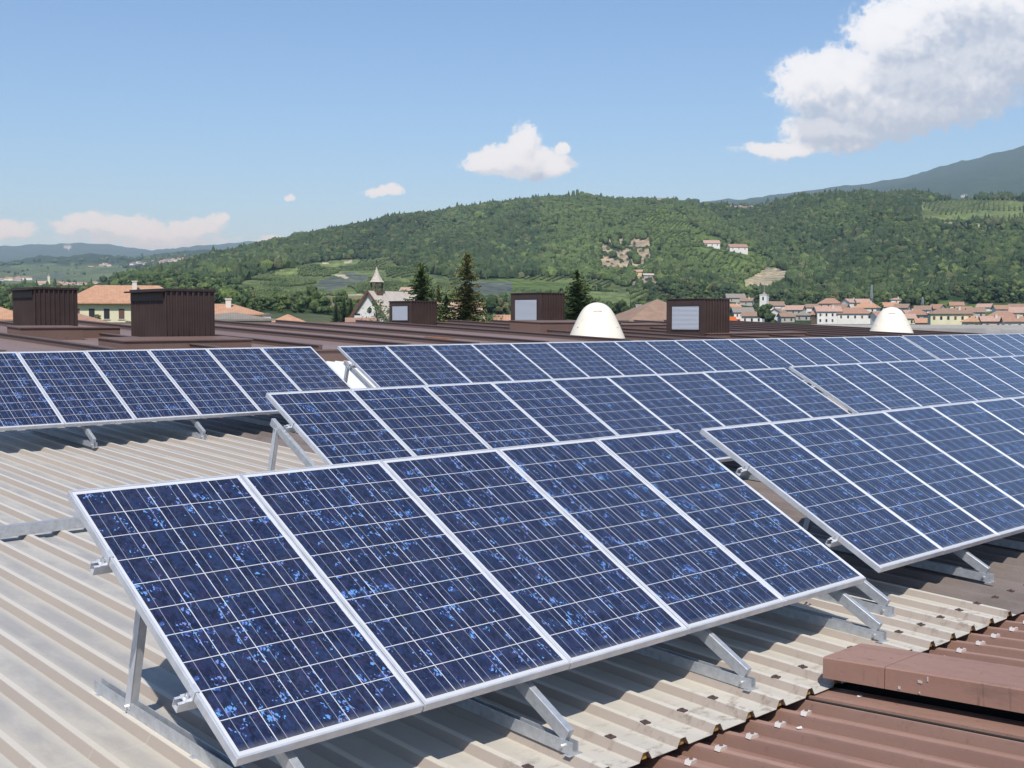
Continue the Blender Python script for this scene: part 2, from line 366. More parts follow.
def prism(mb, x0, x1, y0, y1, f0, f1, mi=0):
    vs = [(x, y, f(y)) for f in (f0, f1) for y in (y0, y1) for x in (x0, x1)]
    mb.add(vs, [(0,2,3,1),(4,5,7,6),(0,1,5,4),(2,6,7,3),(0,4,6,2),(1,3,7,5)], mi)
# brown roof in front: ribbed left and right of the capped duct, flat pan beside it
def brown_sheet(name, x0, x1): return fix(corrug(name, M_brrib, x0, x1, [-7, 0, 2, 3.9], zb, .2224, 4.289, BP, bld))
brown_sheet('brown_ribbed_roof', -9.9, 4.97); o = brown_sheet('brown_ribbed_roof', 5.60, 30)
mb = MB(); z = lambda y, d: zb(y)+d
vs = []
for y in (-7, 3.6):
    for x, d in ((4.9895, -.05), (4.990, .008), (5.10, .007), (5.205, .006), (5.21, -.04)): vs.append((x, y, z(y, d)))
mb.add(vs, [(i, i+1, i+6, i+5) for i in range(4)]); fix(mb.build('flat_flashing', M_brown, bld))
mb = MB(); prism(mb, 4.972, 4.9885, -7, 3.6, lambda y: zb(y)-.06, lambda y: zb(y)-.004); fix(mb.build('shadow_gap_strip', M_dark, bld)); mb = MB(); prism(mb, 5.2105, 5.60, -7, 3.6, lambda y: zb(y)-.08, lambda y: zb(y)-.045); fix(mb.build('shadow_void_floor', M_dark, bld))  # black strip and black floor stand in for shade in the gaps
# capped duct running along the slope
mb = MB(); c = .004
ya_, yb_ = -3., 3.165
zt = lambda y: -1.698 - .07*(y-3.15)
prism(mb, 5.36, 5.44, ya_, yb_-.05, lambda y: zb(y)-.06, lambda y: zt(y)-.02)
fix(mb.build('duct_curb', M_dark, bld))  # curb coloured black to stand in for the shade under the cap
mb = MB(); c = .006
pr = [(5.09, -.107), (5.09, -c), (5.09+c, 0), (5.46-c, 0), (5.46, -c), (5.46, -.107), (5.452, -.107), (5.452, -.012), (5.098, -.012), (5.098, -.107)]
segs = [(ya_, 2.822), (2.827, yb_)]
for (a, b2) in segs:
    vs = [(x, y, zt(y)+d) for y in (a, b2) for x, d in pr]; n = len(pr)
    mb.add(vs, [(i, (i+1) % n, n+(i+1) % n, n+i) for i in range(n)] + [tuple(range(n))[::-1], tuple(range(n, 2*n))])
prism(mb, 5.098, 5.452, yb_-.012, yb_-.003, lambda y: zt(y)-.107, lambda y: zt(y)-.01)
capo = fix(mb.build('duct_cap', M_cap, bld))
# chips of bare metal on the cap's cheek
M_bare = mat('bare_metal', (.62, .58, .55), .5, .3)
for (y, h, dy, dz) in ((2.63, -.05, .022, .012), (2.60, -.036, .006, .022), (2.74, -.097, .012, .014), (2.64, -.100, .006, .008)):
    mb = MB(); mb.box(5.086, 5.0895, y, y+dy, zt(y)+h, zt(y)+h+dz); fix(mb.build('bare_metal_chip', M_bare, bld))
# fascia and the mauve seamed roof behind
YM = 23.4
def zm(y): return -1.713 + .042*y
mb = MB(); mb.box(-9.9, 62, YM, YM+.12, -1.25, zm(YM)+.005); mb.box(-9.9, 62, YM-.04, YM+.1, zm(YM)+.005, zm(YM)+.035); fix(mb.build('fascia', M_curb, bld))
mb = MB(); prism(mb, -9.9, 51, YM+.12, 38, lambda y: zm(y)-.1, zm); fix(mb.build('mauve_roof', M_mauve, bld))
M_seam = mat('seam_dark', (.13, .09, .08), .6)
for i, x in enumerate([-6, -3.6, -1.3, 1.1, 3.5, 5.8, 8.2, 10.5, 12.9, 15.6, 18.25, 20.6, 23.25, 26.9, 29.3, 31.7, 34.2, 36.6, 39, 41.3, 43.6, 45.9, 48.2, 50.6]):
    mb = MB(); prism(mb, x-.05, x+.05, YM+.12, 37.98, zm, lambda y: zm(y)+.12)
    prism(mb, x-.08, x+.08, YM+.12, 37.98, lambda y: zm(y)+.12, lambda y: zm(y)+.14); fix(mb.build('roof_seam', M_seam, bld))
mb = MB(); mb.box(-9.9, 51, 38.0, 38.16, zm(38)-.12, zm(38)+.05); fix(mb.build('ridge_cap', M_mauve, bld))
mb = MB(); prism(mb, -9.9, 51, 38.16, 60, lambda y: zm(38)-.03-.1-.042*(y-38), lambda y: zm(38)-.03-.042*(y-38)); fix(mb.build('rear_roof_slope', M_mauve, bld))
# raised curbs standing on the mauve roof
def curb(x0, x1, y0, y1, h, nm='roof_curb'):
    mb = MB(); prism(mb, x0, x1, y0, y1, lambda y: zm(y)-.02, lambda y: zm(y)+h)
    prism(mb, x0-.03, x1+.03, y0-.03, y1+.03, lambda y: zm(y)+h, lambda y: zm(y)+h+.025); return fix(mb.build(nm, M_curb, bld))
curb(11.25, 14.45, 24.75, 26.1, .20); curb(10.55, 12.1, 29.0, 29.9, .30); curb(12.1, 13.4, 29.7, 29.9, .26); curb(-9.8, 11.2, 34, 34.3, .30); curb(33.0, 39.0, 25.2, 26.0, .17)
curb(28.9, 33.2, 29.6, 31.2, .38); curb(34.9, 37.9, 31.0, 32.2, .22); curb(-9.8, 12.3, 37.0, 37.4, .16)
M_rust = mat('rust', (.24, .10, .045), .8, var=.3, vscale=6)
for (x, y, l) in ((22.76, 27.3, .9), (15.7, 28.9, .8)): mb = MB(); prism(mb, x-.25, x+.25, y-.0, y+l, lambda y: zm(y)+.003, lambda y: zm(y)+.02); fix(mb.build('rusty_patch', M_rust, bld))
# pale roof at the far right and outer walls
mb = MB(); mb.box(51.02, 96, YM+.3, 90, -.72, -.42); mb.box(51.02, 51.3, YM+.3, 90, -.42, -.36); mb.box(51.3, 96, 24.0, 24.2, -.42, -.38)
for i in range(90): mb.box(51.4+i*.48, 51.5+i*.48, 24.2, 60, -.42, -.375)
fix(mb.build('pale_roof', M_groof, bld))
mb = MB(); M_wall = mat('factory_wall', (.42, .38, .33), .8, var=.06)
mb.box(-9.8, 61.9, 3.4, 37.9, -12, -2.2); mb.box(-9.8, 29.9, -6.9, 3.38, -12, -2.2); mb.box(51.1, 95.9, 24, 89.9, -12, -.73); mb.box(-9.8, 51, 37.92, 59.9, -12, -1.25)
fix(mb.build('outer_wall', M_wall, bld))
# fixings on the roof sheets
M_brk = mat('dark_washer', (.085, .055, .05), .6)
for i in range(-6, 22):
    x = 3.704+.25*i; y = 3.36+rnd.uniform(-.010, .010); mb = MB()
    if any(abs(x-q) < .06 for q in (3.42,)): continue
    z0 = zr(y); mb.box(x-.017, x+.017, y-.020, y+.020, z0, z0+.006, M=Matrix.Translation((x, y, 0)) @ Matrix.Rotation(rnd.uniform(-.3, .3), 4, 'Z') @ Matrix.Translation((-x, -y, 0))); mb.cyl((x, y, z0+.0055), (x, y, z0+.013), .008, n=6); fix(mb.build('roof_washer', M_brk, bld))
M_clip = mat('pale_clip', (.66, .60, .55), .5, .2); M_screw = mat('rusty_screw', (.22, .12, .08), .6, .3); M_foam = mat('yellow_foam', (.36, .20, .04), .9, var=.4, vscale=80)
for i in range(-7, 20):
    x = 4.289+.2224*i; mb = MB()
    if 4.93 < x < 5.65: continue
    y = 3.02+rnd.uniform(-.010, .010)-.0; z0 = zb(y)+.009; a = rnd.uniform(-.12, .12)
    M = Matrix.Translation((x, y, z0)) @ Matrix.Rotation(a, 4, 'Z')
    mb.add([(-.030, -.014, -.009), (.030, -.014, -.009), (.030, .014, -.009), (-.030, .014, -.009), (-.020, -.017, .008), (.020, -.017, .008), (.020, .017, .008), (-.020, .017, .008)],
           [(0, 3, 2, 1), (4, 5, 6, 7), (0, 1, 5, 4), (2, 3, 7, 6), (1, 2, 6, 5), (0, 4, 7, 3)], 0, M)
    mb.cyl((x, y, z0+.0075), (x, y, z0+.015), .009, n=6, mi=1); fix(mb.build('pale_sheet_clip', [M_clip, M_screw], bld))
for i in range(-3, 17):
    mb = MB(); x = 3.704+.25*i; s = rnd.uniform(.6, 1.)
    mb.add([(x-.020, YE+.012, zr(YE)-.036), (x+.020, YE+.012, zr(YE)-.036), (x+.011, YE+.012, zr(YE)-.003), (x-.011, YE+.012, zr(YE)-.003),
            (x-.020, YE+.04, zr(YE)-.036), (x+.020, YE+.04, zr(YE)-.036), (x+.011, YE+.04, zr(YE)-.003), (x-.011, YE+.04, zr(YE)-.003)],
           [(0, 1, 2, 3), (4, 7, 6, 5), (0, 3, 7, 4), (1, 5, 6, 2), (3, 2, 6, 7), (0, 4, 5, 1)]); fix(mb.build('foam_filler', M_foam, bld))
M_spl = mat('white_splash', (.75, .72, .68), .8)
for (x, y) in ((4.52, 2.93), (5.13, 2.98)):
    mb = MB(); n = 9; vs = [(x+math.cos(6.283*j/n)*rnd.uniform(.012, .045), y+math.sin(6.283*j/n)*rnd.uniform(.008, .022), zb(y)+(.006 if x < 5 else .009)) for j in range(n)]; mb.add(vs, [tuple(range(n))]); fix(mb.build('white_splash', M_spl, bld))

# ------------------------------------------------------------------ roof furniture
def vent(name, x, y, a, b, h, label, louvre, cat='roof vent'):
    """box ventilator clad in ribbed sheet: a along x, b along y"""
    zz = zm(y)-.03
    t = empty(name, (x, y, zz), 0, label, cat, 'brown roof ventilators')
    mb = MB(); n = 9
    mb.box(0, a, 0, b, 0, h)
    for i in range(n+1):
        u = i*a/n; mb.box(u-.017 if i else 0, u+.017 if i < n else a, -.045, -.001, 0, h-.005); mb.box(u-.02 if i else 0, u+.02 if i < n else a, b+.001, b+.026, 0, h-.005)
    if not louvre:
        for i in range(22):
            u = (i+.5)*b/22; mb.box(-.012, -.001, u-.017, u+.017, 0, h-.02)
    mb.build('cladding', M_vent, t)
    mb = MB(); hh = h
    if louvre: mb.box(-.035, a+.03, -.045, b+.04, hh, hh+.04, ch=.01)
    else:
        mb.box(-.02, a+.05, -.06, b+.05, hh-.02, hh+.05, ch=.01); mb.box(-.17, -.022, -.06, b+.05, hh-.035, hh+.005, ch=.008); mb.box(-.03, -.002, .03, b-.03, hh-.24, hh-.04)  # last box: dark band standing in for the overhang's shadow
    mb.build('roof_cap', M_ventd if not louvre else M_vent, t)
    if louvre:
        y0, y1, z0, z1 = .12*b, .85*b, h*.25, h*.83
        fr = MB(); q = .035
        fr.box(-.03, -.001, y0-q, y1+q, z0-q, z0); fr.box(-.03, -.001, y0-q, y1+q, z1, z1+q); fr.box(-.03, -.001, y0-q, y0, z0, z1); fr.box(-.03, -.001, y1, y1+q, z0, z1)
        f = fr.build('louvre_frame', M_vent, t)
        mb = MB(); nb = 18
        mb.box(-.006, -.0015, y0, y1, z0, z1)
        for i in range(nb):
            zc = z0+(i+.5)*(z1-z0)/nb; M = Matrix.Translation((-.014, 0, zc)) @ Matrix.Rotation(R(18), 4, 'Y'); mb.box(-.003, .003, y0, y1, -.031, .028, M=M)
        mb.build('louvre', M_grille, t)
    return t
vent('roof_vent', 12.98, 26.26, 1.30, 1.84, 1.36, 'windowless dark brown ventilator box right of the cream house, overhanging cap', 0)
vent('roof_vent', 12.37, 32.94, 1.22, 1.60, 1.24, 'leftmost dark brown ventilator box with blind ribbed sides', 0)
vent('roof_vent', 27.97, 35.88, 1.29, 1.35, .96, 'smallest brown ventilator box with pale shutter, in front of the chapel', 1)
vent('roof_vent', 32.59, 33.36, 1.33, 1.74, 1.42, 'brown ventilator box with silver louvre beside the dark spruce', 1)
vent('roof_vent', 32.89, 25.43, 1.44, 1.67, 1.42, 'brown ventilator box with silver louvre between the two cream domes', 2)

def dome(x, y, wd, h, label):
    zz = zm(y)
    t = empty('dome_vent', (x, y, zz), -math.atan2(x, y)+R(4), label, 'roof dome', 'cream fibreglass domes on the roof')
    PZ = [0, .17, .33, .5, .67, .76, .83, .89, .94, .975, .993, 1.0]; PR = [1, .91, .82, .72, .61, .545, .475, .395, .30, .20, .10, .0005]
    zs_ = np.concatenate([np.linspace(0, .8, 10), [.84, .88, .915, .945, .968, .985, .995, 1.0]])
    def prof_r(z_): return float(np.interp(z_, PZ, PR))
    me_v, me_f = [], []; n, mrow = 40, len(zs_)-1
    for j in range(mrow+1):
        q = j/mrow
        zz_ = float(zs_[j]); r = prof_r(zz_)
        for i in range(n):
            t_ = 2*math.pi*i/n; cx, sy = math.cos(t_), math.sin(t_)
            e = (abs(cx)**2.6+abs(sy)**2.6)**(-1/2.6)
            me_v.append((wd/2*r*cx*e*.98, wd/2*.8*r*sy*e, h*zz_))
    for j in range(mrow):
        for i in range(n): me_f.append((j*n+i, j*n+(i+1) % n, (j+1)*n+(i+1) % n, (j+1)*n+i))
    mb = MB(); mb.add(me_v, me_f); mb.build('shell', M_dome, t, True)
    mb = MB(); mb.box(-wd*.52, wd*.52, -wd*.42, wd*.42, -.05, .012, ch=.005); mb.build('base_flange', M_ventd, t)
    # moulded ribs and a slot on the face
    def surf(q, t_, out=0.):
        z_ = q; r = prof_r(q)
        cx, sy = math.cos(t_), math.sin(t_); e = (abs(cx)**2.6+abs(sy)**2.6)**(-1/2.6)
        return Vector(((wd/2*r+out)*cx*e*.98, (wd/2*.8*r+out)*sy*e, h*z_))
    for sx in (-1, 1):
        mb = MB(); n_ = 6; vs = []
        for j in range(n_+1):
            q = .32+.24*j/n_; t0 = -math.pi/2+sx*(.88-.10*j/n_); wq = .05
            vs += [surf(q, t0-wq), surf(q, t0-wq*.5, .022), surf(q, t0+wq*.5, .022), surf(q, t0+wq)]
        mb.add(vs, [(j*4+i, j*4+i+1, j*4+i+5, j*4+i+4) for j in range(n_) for i in range(3)]+[(3, 2, 1, 0), tuple(range(n_*4, n_*4+4))]); mb.build('moulded_rib', M_dome, t)
    p0 = surf(.76, -math.pi/2); mb = MB(); mb.box(-wd*.075, wd*.075, p0.y-.012, p0.y+.05, p0.z-.012, p0.z+.012); mb.build('slot', mat('slot_brown', (.45, .25, .15), .7), t)
dome(28.35, 26.35, 1.93, 1.20, 'cream fibreglass dome left of the ventilator with silver louvre')
dome(47.6, 26.4, 1.98, 1.20, 'cream fibreglass dome in front of the village houses at right')

# ------------------------------------------------------------------ solar panels
TH = R(28.83); PL, PW, PP = 1.618, .826, .83; ct, st_ = math.cos(TH), math.sin(TH)
def make_panel():
    root = empty('solar_panel')
    d, lip = .040, .0105
    mb = MB()
    for (x0, x1, y0, y1) in ((0, PW, 0, lip), (0, PW, PL-lip, PL), (0, lip, lip, PL-lip), (PW-lip, PW, lip, PL-lip)): mb.box(x0, x1, y0, y1, -d, 0, ch=.0016)
    fl = .028
    for (x0, x1, y0, y1) in ((lip, PW-lip, lip, fl), (lip, PW-lip, PL-fl, PL-lip), (lip, fl, fl, PL-fl), (PW-fl, PW-lip, fl, PL-fl)): mb.box(x0, x1, y0, y1, -d, -d+.003)
    mb.build('panel_frame', M_alu, root)
    mb = MB(); a, b2 = lip-.001, PW-lip+.001; c0, c1 = lip-.001, PL-lip+.001
    mb.add([(a, c0, -.0035), (b2, c0, -.0035), (b2, c1, -.0035), (a, c1, -.0035)], [(0, 1, 2, 3)])
    g = mb.build('glass', M_cells, root)
    uvl = g.data.uv_layers.new(name='cells'); mx_, my_ = (PW-5*.1562)/2, (PL-10*.1562)/2
    for l in g.data.loops:
        co = g.data.vertices[l.vertex_index].co; uvl.data[l.index].uv = ((co.x-mx_)/.1562, (co.y-my_)/.1562)
    mb = MB(); mb.box(a, b2, c0, c1, -.009, -.0055); mb.build('back_sheet', mat('white_backsheet', (.50, .50, .50), .6), root)
    mb = MB(); mb.box(PW/2-.06, PW/2+.06, PL-.24, PL-.12, -.031, -.0095, ch=.003); mb.build('junction_box', mat('black_plastic', (.02, .02, .02), .5), root)
    return root
proto = make_panel(); kids = kids_of(proto); used = [False]
ARR = [  # x0, y0, z0, first, count, where, group
    ('A', 1.987, 3.531, -1.515, 0, 5, 'left block of the nearest row', 'panels in the left block of the nearest row'),
    ('A2', 6.591, 3.692, -1.550, 0, 8, 'right block of the nearest row', 'panels in the right block of the nearest row'),
    ('B', 5.039, 6.986, -1.378, 0, 9, 'long block of the middle row', 'panels in the long block of the middle row'),
    ('B2', 13.214, 7.369, -1.389, 0, 9, 'right block of the middle row', 'panels in the right block of the middle row'),
    ('D', 4.302, 12.823, -1.154, 0, 6, 'separate block at far left', 'panels in the far left block'),
    ('C', 9.390, 12.305, -1.143, 0, 19, 'long block of the farthest row', 'panels in the long block of the farthest row'),
    ('C2', 26.807, 13.153, -1.155, 0, 9, 'right end block of the farthest row', 'panels in the right end block of the farthest row')]
def slope_pt(A, x, s, d=0.):        # x along the row, s metres up the slope, d metres under the panel face
    return Vector((A[1]+x, A[2]+s*ct+d*st_, A[3]+s*st_-d*ct))
for A in ARR:
    for i in range(A[4], A[4]+A[5]):
        if used[0]: p = copy_tree(proto, kids)
        else: p = proto; used[0] = True
        jx, jz = rnd.uniform(-.001, .001), rnd.uniform(-.0015, .0015)
        p.location = (A[1]+i*PP+jx, A[2], A[3]+jz); p.rotation_euler = (TH+rnd.uniform(-.0012, .0012), 0, 0)
        n = i-A[4]; pos = 'leftmost' if n == 0 else ('last' if n == A[5]-1 and A[0] not in ('A2', 'B2', 'C2') else ORD[n])
        if pos == 'leftmost': lb = f'leftmost blue solar panel of the {A[6]}'
        elif pos == 'last': lb = f'rightmost blue solar panel of the {A[6]}'
        else: lb = f'{pos} blue solar panel from the left in the {A[6]}'
        tag(p, lb, 'solar panel', A[7])

# mounting rails along each row, under the frames
SR = (.22*PL, .72*PL)
RAIL_D = .040
for A in ARR:
    nm = {'A':'nearest left block','A2':'nearest right block','B':'long middle block','B2':'right middle block','D':'far left block','C':'long farthest block','C2':'right farthest block'}[A[0]]
    for s, wh in zip(SR, ('lower', 'upper')):
        x0, x1 = -.058, A[5]*PP+.045
        a = slope_pt(A, x0, s, RAIL_D+.0215); b2 = slope_pt(A, x1, s, RAIL_D+.0215)
        t = empty('mounting_rail', tuple(a), 0, f'{wh} aluminium rail clamped under the {nm} of solar panels', 'mounting rail', 'rails under the panels')
        rot = Matrix.Rotation(TH, 4, 'X'); Lr = x1-x0
        mb = MB(); q = .004
        mb.box(0, Lr, -.02, .02, -.02, -.02+q, M=rot); mb.box(0, Lr, -.02, -.02+q, -.02+q, .02, M=rot); mb.box(0, Lr, .02-q, .02, -.02+q, .02, M=rot)
        mb.box(0, Lr, -.02+q, -.008, .02-q, .02, M=rot); mb.box(0, Lr, .008, .02-q, .02-q, .02, M=rot)
        mb.build('rail_profile', M_alu, t)
        mb = MB(); mb.box(.022, .057, -.022, .022, .0205, .026, M=rot, ch=.001); mb.box(.051, .057, -.022, .022, .026, .064, M=rot, ch=.001); mb.box(.051, .071, -.022, .022, .062, .067, M=rot, ch=.001)
        cl = mb.build('end_clamp', M_alu, t)
        mb = MB(); mb.cyl(rot @ Vector((.037, 0, .026)), rot @ Vector((.037, 0, .040)), .0095, n=6); mb.cyl(rot @ Vector((.037, 0, .026)), rot @ Vector((.037, 0, .052)), .004, n=8)
        mb.build('bolt', M_bolt, cl)

# triangular support frames standing on the roof ribs
def make_support(gap, ytop, name='support_frame'):
    """origin under the lower panel edge on the rib crown; gap = height of that edge above it"""
    root = empty(name)
    dB = RAIL_D+.043; bh = .062                          # depth of the sloping beam's top under the glass
    Pt = lambda s, d: Vector((0, s*ct+d*st_, gap+s*st_-d*ct))
    hr = .058
    rise = SL
    # where the sloping beam's top meets the top of the foot rail
    s_end = -(gap-dB*ct-hr-.012)/st_+.045
    mb = MB(); y_f = s_end*ct+dB*st_-.022; y_b = 1.73
    q = .004
    ang = math.atan(rise); M = Matrix.Translation((0, 0, 0)) @ Matrix.Rotation(ang, 4, 'X')
    mb.box(-.022, -.022+q, y_f, y_b, .001, hr, M=M, ch=.0008); mb.box(.018-q, .018, y_f, y_b, .001, hr, M=M, ch=.0008); mb.box(-.022+q, .018-q, y_f, y_b, .001, .001+q, M=M)
    rail = mb.build('foot_rail', M_galv, root)
    for y in (y_f+.02, (y_f+y_b)/2, y_b-.06): mb = MB(); mb.box(-.035, .045, y-.02, y+.02, -.0012+rise*y, .0009+rise*y); mb.build('foot_plate', M_galv, root)
    mb = MB(); mb.bar(Pt(s_end, dB+bh/2), Pt(ytop, dB+bh/2), .036, bh, ch=.002); mb.build('sloping_beam', M_galv, root)
    mb = MB(); s_s = ytop*.93; top = Pt(s_s, dB+bh*.6); bot = Vector((0, top.y+.20, hr*.5+rise*(top.y+.20)))
    off = Vector((-.0245, 0, 0)); mb.bar(bot+off, top+off, .005, .046, ch=.001); mb.bar(bot+off+Vector((.021, -.019, 0)), top+off+Vector((.021, -.019, 0)), .036, .005, ch=.001)
    mb.build('rear_strut', M_alu, root)
    mb = MB()
    for p in (Vector((-.023, y_f+.055, hr*.55+rise*y_f)), Vector((-.028, bot.y, bot.z+.005)), Vector((-.028, top.y, top.z))): mb.cyl(p+Vector((.001, 0, 0)), p+Vector((-.012, 0, 0)), .0085, n=6)
    mb.build('bolt', M_bolt, root)
    return root
FR = {'A': [2.235-1.987, 3.442-1.987, 4.703-1.987, 5.965-1.987], 'A2': [6.48-6.591, 7.833-6.591, 9.07-6.591, 10.3-6.591, 11.6-6.591, 12.8-6.591], 'B': [-.05, 1.21, 2.47, 3.73, 4.99, 6.25, 7.3],
      'B2': [.0, 1.3, 2.6, 3.9, 5.2, 6.5], 'D': [-.16, 1.10, 2.45, 3.75, 4.8], 'C': [.0]+[1.26*i for i in range(1, 12)]+[15.2], 'C2': [.05+1.3*i for i in range(6)]}
vis = {('A', 0): 'aluminium support frame at the front left corner of the nearest solar panel, rear strut showing',
       ('A', 1): 'support frame foot poking out under the joint of the two nearest solar panels',
       ('A', 2): 'support frame foot just left of the brown capped duct',
       ('A', 3): 'support frame foot right behind the end of the brown capped duct',
       ('A2', 0): 'support frame with long sloping beam in the gap between the two nearest blocks',
       ('A2', 1): 'support frame foot at the right edge on the grey-brown roof sheets',
       ('D', 1): 'small support frame foot under the far left block, near its left end', ('D', 2): 'support frame foot under the middle of the far left block',
       ('B', 0): 'support frame with tall strut at the left end of the middle row', ('C', 0): 'support frame over the bright white sheets at the left end of the farthest row',
       ('A2', 2): 'next support frame beyond the right edge foot under the nearest right block'}
for A in ARR:
    rz_ = zr(A[2]); gap = A[3]-rz_
    base = make_support(gap, .84*PL); kd = kids_of(base)
    for j, x in enumerate(FR[A[0]]):
        p = base if j == 0 else copy_tree(base, kd)
        if A[0] == 'B' and j == 0: pass
        p.location = (A[1]+x, A[2], rz_)
        lb = vis.get((A[0], j), f'support frame in the shade beneath the {A[6]}')
        tag(p, lb, 'support frame', f'support frames of the {A[6]}')
# rail left lying across the ribs behind the nearest row
mb = MB(); x0, x1 = -3, 5.4; y = 8.72; z0 = zr(y)+.001
t = empty('spare_rail', (x0, y, z0), 0, 'long aluminium channel laid across the beige ribs behind the nearest panel', 'metal channel')
mb.box(0, x1-x0, 0, .004, 0, .082, ch=.0006); mb.box(0, x1-x0, .004, .060, .078, .082); mb.box(0, x1-x0, .056, .060, 0, .078); mb.build('channel', M_galv, t)
for i in range(11): mb = MB(); mb.box(.3+.75*i, .36+.75*i, -.03, -.0005, 0, .004); mb.build('fixing_tab', M_galv, t)


# ------------------------------------------------------------------ terrain
def hash2(ix, iy, s):
    h = (ix.astype(np.int64)*374761393 + iy.astype(np.int64)*668265263 + s*974634777) & 0xffffffff
    h = ((h ^ (h >> 13))*1274126177) & 0xffffffff
    return ((h ^ (h >> 16)) & 0xffff)/65535.0
def vnoise(x, y, s=0):
    ix, iy = np.floor(x), np.floor(y); fx, fy = x-ix, y-iy; fx = fx*fx*(3-2*fx); fy = fy*fy*(3-2*fy)
    ix = ix.astype(np.int64); iy = iy.astype(np.int64)
    a, b, c, d = hash2(ix, iy, s), hash2(ix+1, iy, s), hash2(ix, iy+1, s), hash2(ix+1, iy+1, s)
    return (a*(1-fx)+b*fx)*(1-fy) + (c*(1-fx)+d*fx)*fy
def fbm(x, y, o=4, s=0):
    t = 0; a = .5; n = 0
    for i in range(o): t = t+a*vnoise(x*2**i, y*2**i, s+i); n += a; a *= .5
    return t/n
def inpoly(px, py, poly):
    ins = np.zeros(px.shape, bool); n = len(poly)
    for i in range(n):
        x1, y1 = poly[i]; x2, y2 = poly[(i+1) % n]
        if y1 == y2: continue
        c = ((y1 > py) != (y2 > py)) & (px < (x2-x1)*(py-y1)/(y2-y1)+x1); ins ^= c
    return ins
KX = np.array([-250,-60,0,41,82,109,126,153,200,257,300,348,400,450,500,545,575,650,680,700,735,760,800,830,870,900,950,985,1024,1100,1250.])
def col(*kv):
    a = np.array(kv, float).reshape(-1, 2); return np.interp(KX, a[:, 0], a[:, 1])
RN = [(300, col(0,326)), (450, col(0,318,100,316,200,312,300,312,400,320,600,323,760,327)), (600, col(0,308,90,306,200,298,300,300,400,306,500,312,650,317,700,320,760,324,950,324,1024,322)),
      (760, col(0,304,90,302,130,294,150,290,200,288,300,295,400,297,500,300,575,304,700,309,760,313,830,312,900,309,1024,305)),
      (1000, col(0,301,90,299,130,290,150,286,200,282,300,279,400,282,500,287,575,290,650,288,700,281,760,292,830,292,900,287,1024,284)),
      (1300, col(0,299,80,297,120,288,153,280,200,273,300,264,400,264,500,266,575,262,650,252,700,250,760,268,800,262,830,254,900,248,1024,244,1250,235)),
      (1600, col(0,298,80,295,120,288,153,279,200,268,257,258,300,249,400,240,500,236,575,230,650,222,700,226,760,246,800,225,830,216,880,208,950,212,1024,214)),
      (1900, col(0,297,80,294,115,287,153,278,200,263,257,252,300,241,348,234,400,224,450,217,500,211,575,203,650,207,700,214,760,214,800,205,830,201,873,196,902,197,950,203,1024,204,1250,195)),
      (2150, col(0,296,80,293,109,287,126,283.5,153,278.5,200,263.5,257,250.5,280,246.5,307,238,348,232,362,232,389,226.5,411,220,444,215,471,210,504,206.5,526,205,560,200.5,585,198,642,199,670,204,700,209,735,212,760,210,830,206,900,204,1024,208)),
      (2500, col(0,290,109,287,153,282,200,275,300,255,400,240,500,226,575,216,650,212,700,214,760,215,900,214,1024,214)),
      (3200, col(0,279,109,278,153,272,200,270,300,262,575,226,650,212,680,204,735,207.5,770,206,830,206,900,205,960,203,1024,203)),
      (3900, col(0,270,109,268,153,264,200,262,300,262,575,236,650,226,760,212,900,209,1024,208)),
      (4800, col(0,266,41,263,109,262,153,260,200,258,300,255,575,240,700,216,850,208,1024,204)),
      (5600, col(-250,272,0,266.5,41,258.6,82,256.4,109,257.4,126,262,153,258,205,252,257,248.6,300,246,500,240,700,214,850,203,900,200,1024,195)),
      (6600, col(0,270,109,268,300,255,500,240,700,210,850,196,900,190,1024,172)),
      (8200, col(0,266,300,255,500,235,680,206,747,201.5,816,192.5,868,187,917,180,948,167.5,983,159,1024,148,1100,128,1250,104)),
      (10000, col(0,262,300,250,500,240,700,215,900,205,1024,180)),
      (12500, col(-250,255,0,247.5,41,245,74,243.6,96,243.6,117,248,131,250.7,156,252.7,191,246.7,232,244,268,244,350,246,500,250,700,230,1024,200)),
      (16000, col(0,280,1024,280))]
az_f = np.arange(-31, 31.001, .055); az_c = np.concatenate([np.arange(-178, -31, 5.), az_f, np.arange(33, 180, 5.)])
rr = np.concatenate([[18, 40, 70, 110, 160, 220, 290, 360, 420], np.arange(450, 2300, 8.5), np.arange(2300, 3400, 30), np.arange(3450, 6700, 90), np.arange(6900, 13000, 260), [13500, 15000, 17000, 20000]])
def elev(px, y): return (320.3-y)/F*np.cos(np.arctan((px-512)/F))
def terrain_z(daz, r):          # daz in degrees from the view bearing; arrays
    a = np.clip(daz, -33, 33); px = 512+F*np.tan(np.radians(a))
    yk = np.stack([np.interp(px, KX, c) for _, c in RN]); rk = np.array([0., 200.]+[q for q, _ in RN])
    zk = np.concatenate([np.full((2,)+px.shape, -12.), np.stack([elev(px, yk[i])*RN[i][0] for i in range(len(RN))])])
    j = np.clip(np.searchsorted(rk, r, side='right')-1, 0, len(rk)-2); f = np.clip((r-rk[j])/(rk[j+1]-rk[j]), 0, 1)
    z0 = np.take_along_axis(zk, j[None], 0)[0]; z1 = np.take_along_axis(zk, (j+1)[None], 0)[0]
    return z0+(z1-z0)*f
AZ, RR = np.meshgrid(az_c, rr, indexing='ij')
th_ = np.radians(AZ)+_y; X, Y = RR*np.sin(th_), RR*np.cos(th_)
Z = terrain_z(AZ, RR)
amp = np.interp(RR, [300, 700, 1000, 1800, 2150, 2600, 5000, 8000, 12500], [0, 1, 16, 26, 1.5, 8, 22, 26, 18])
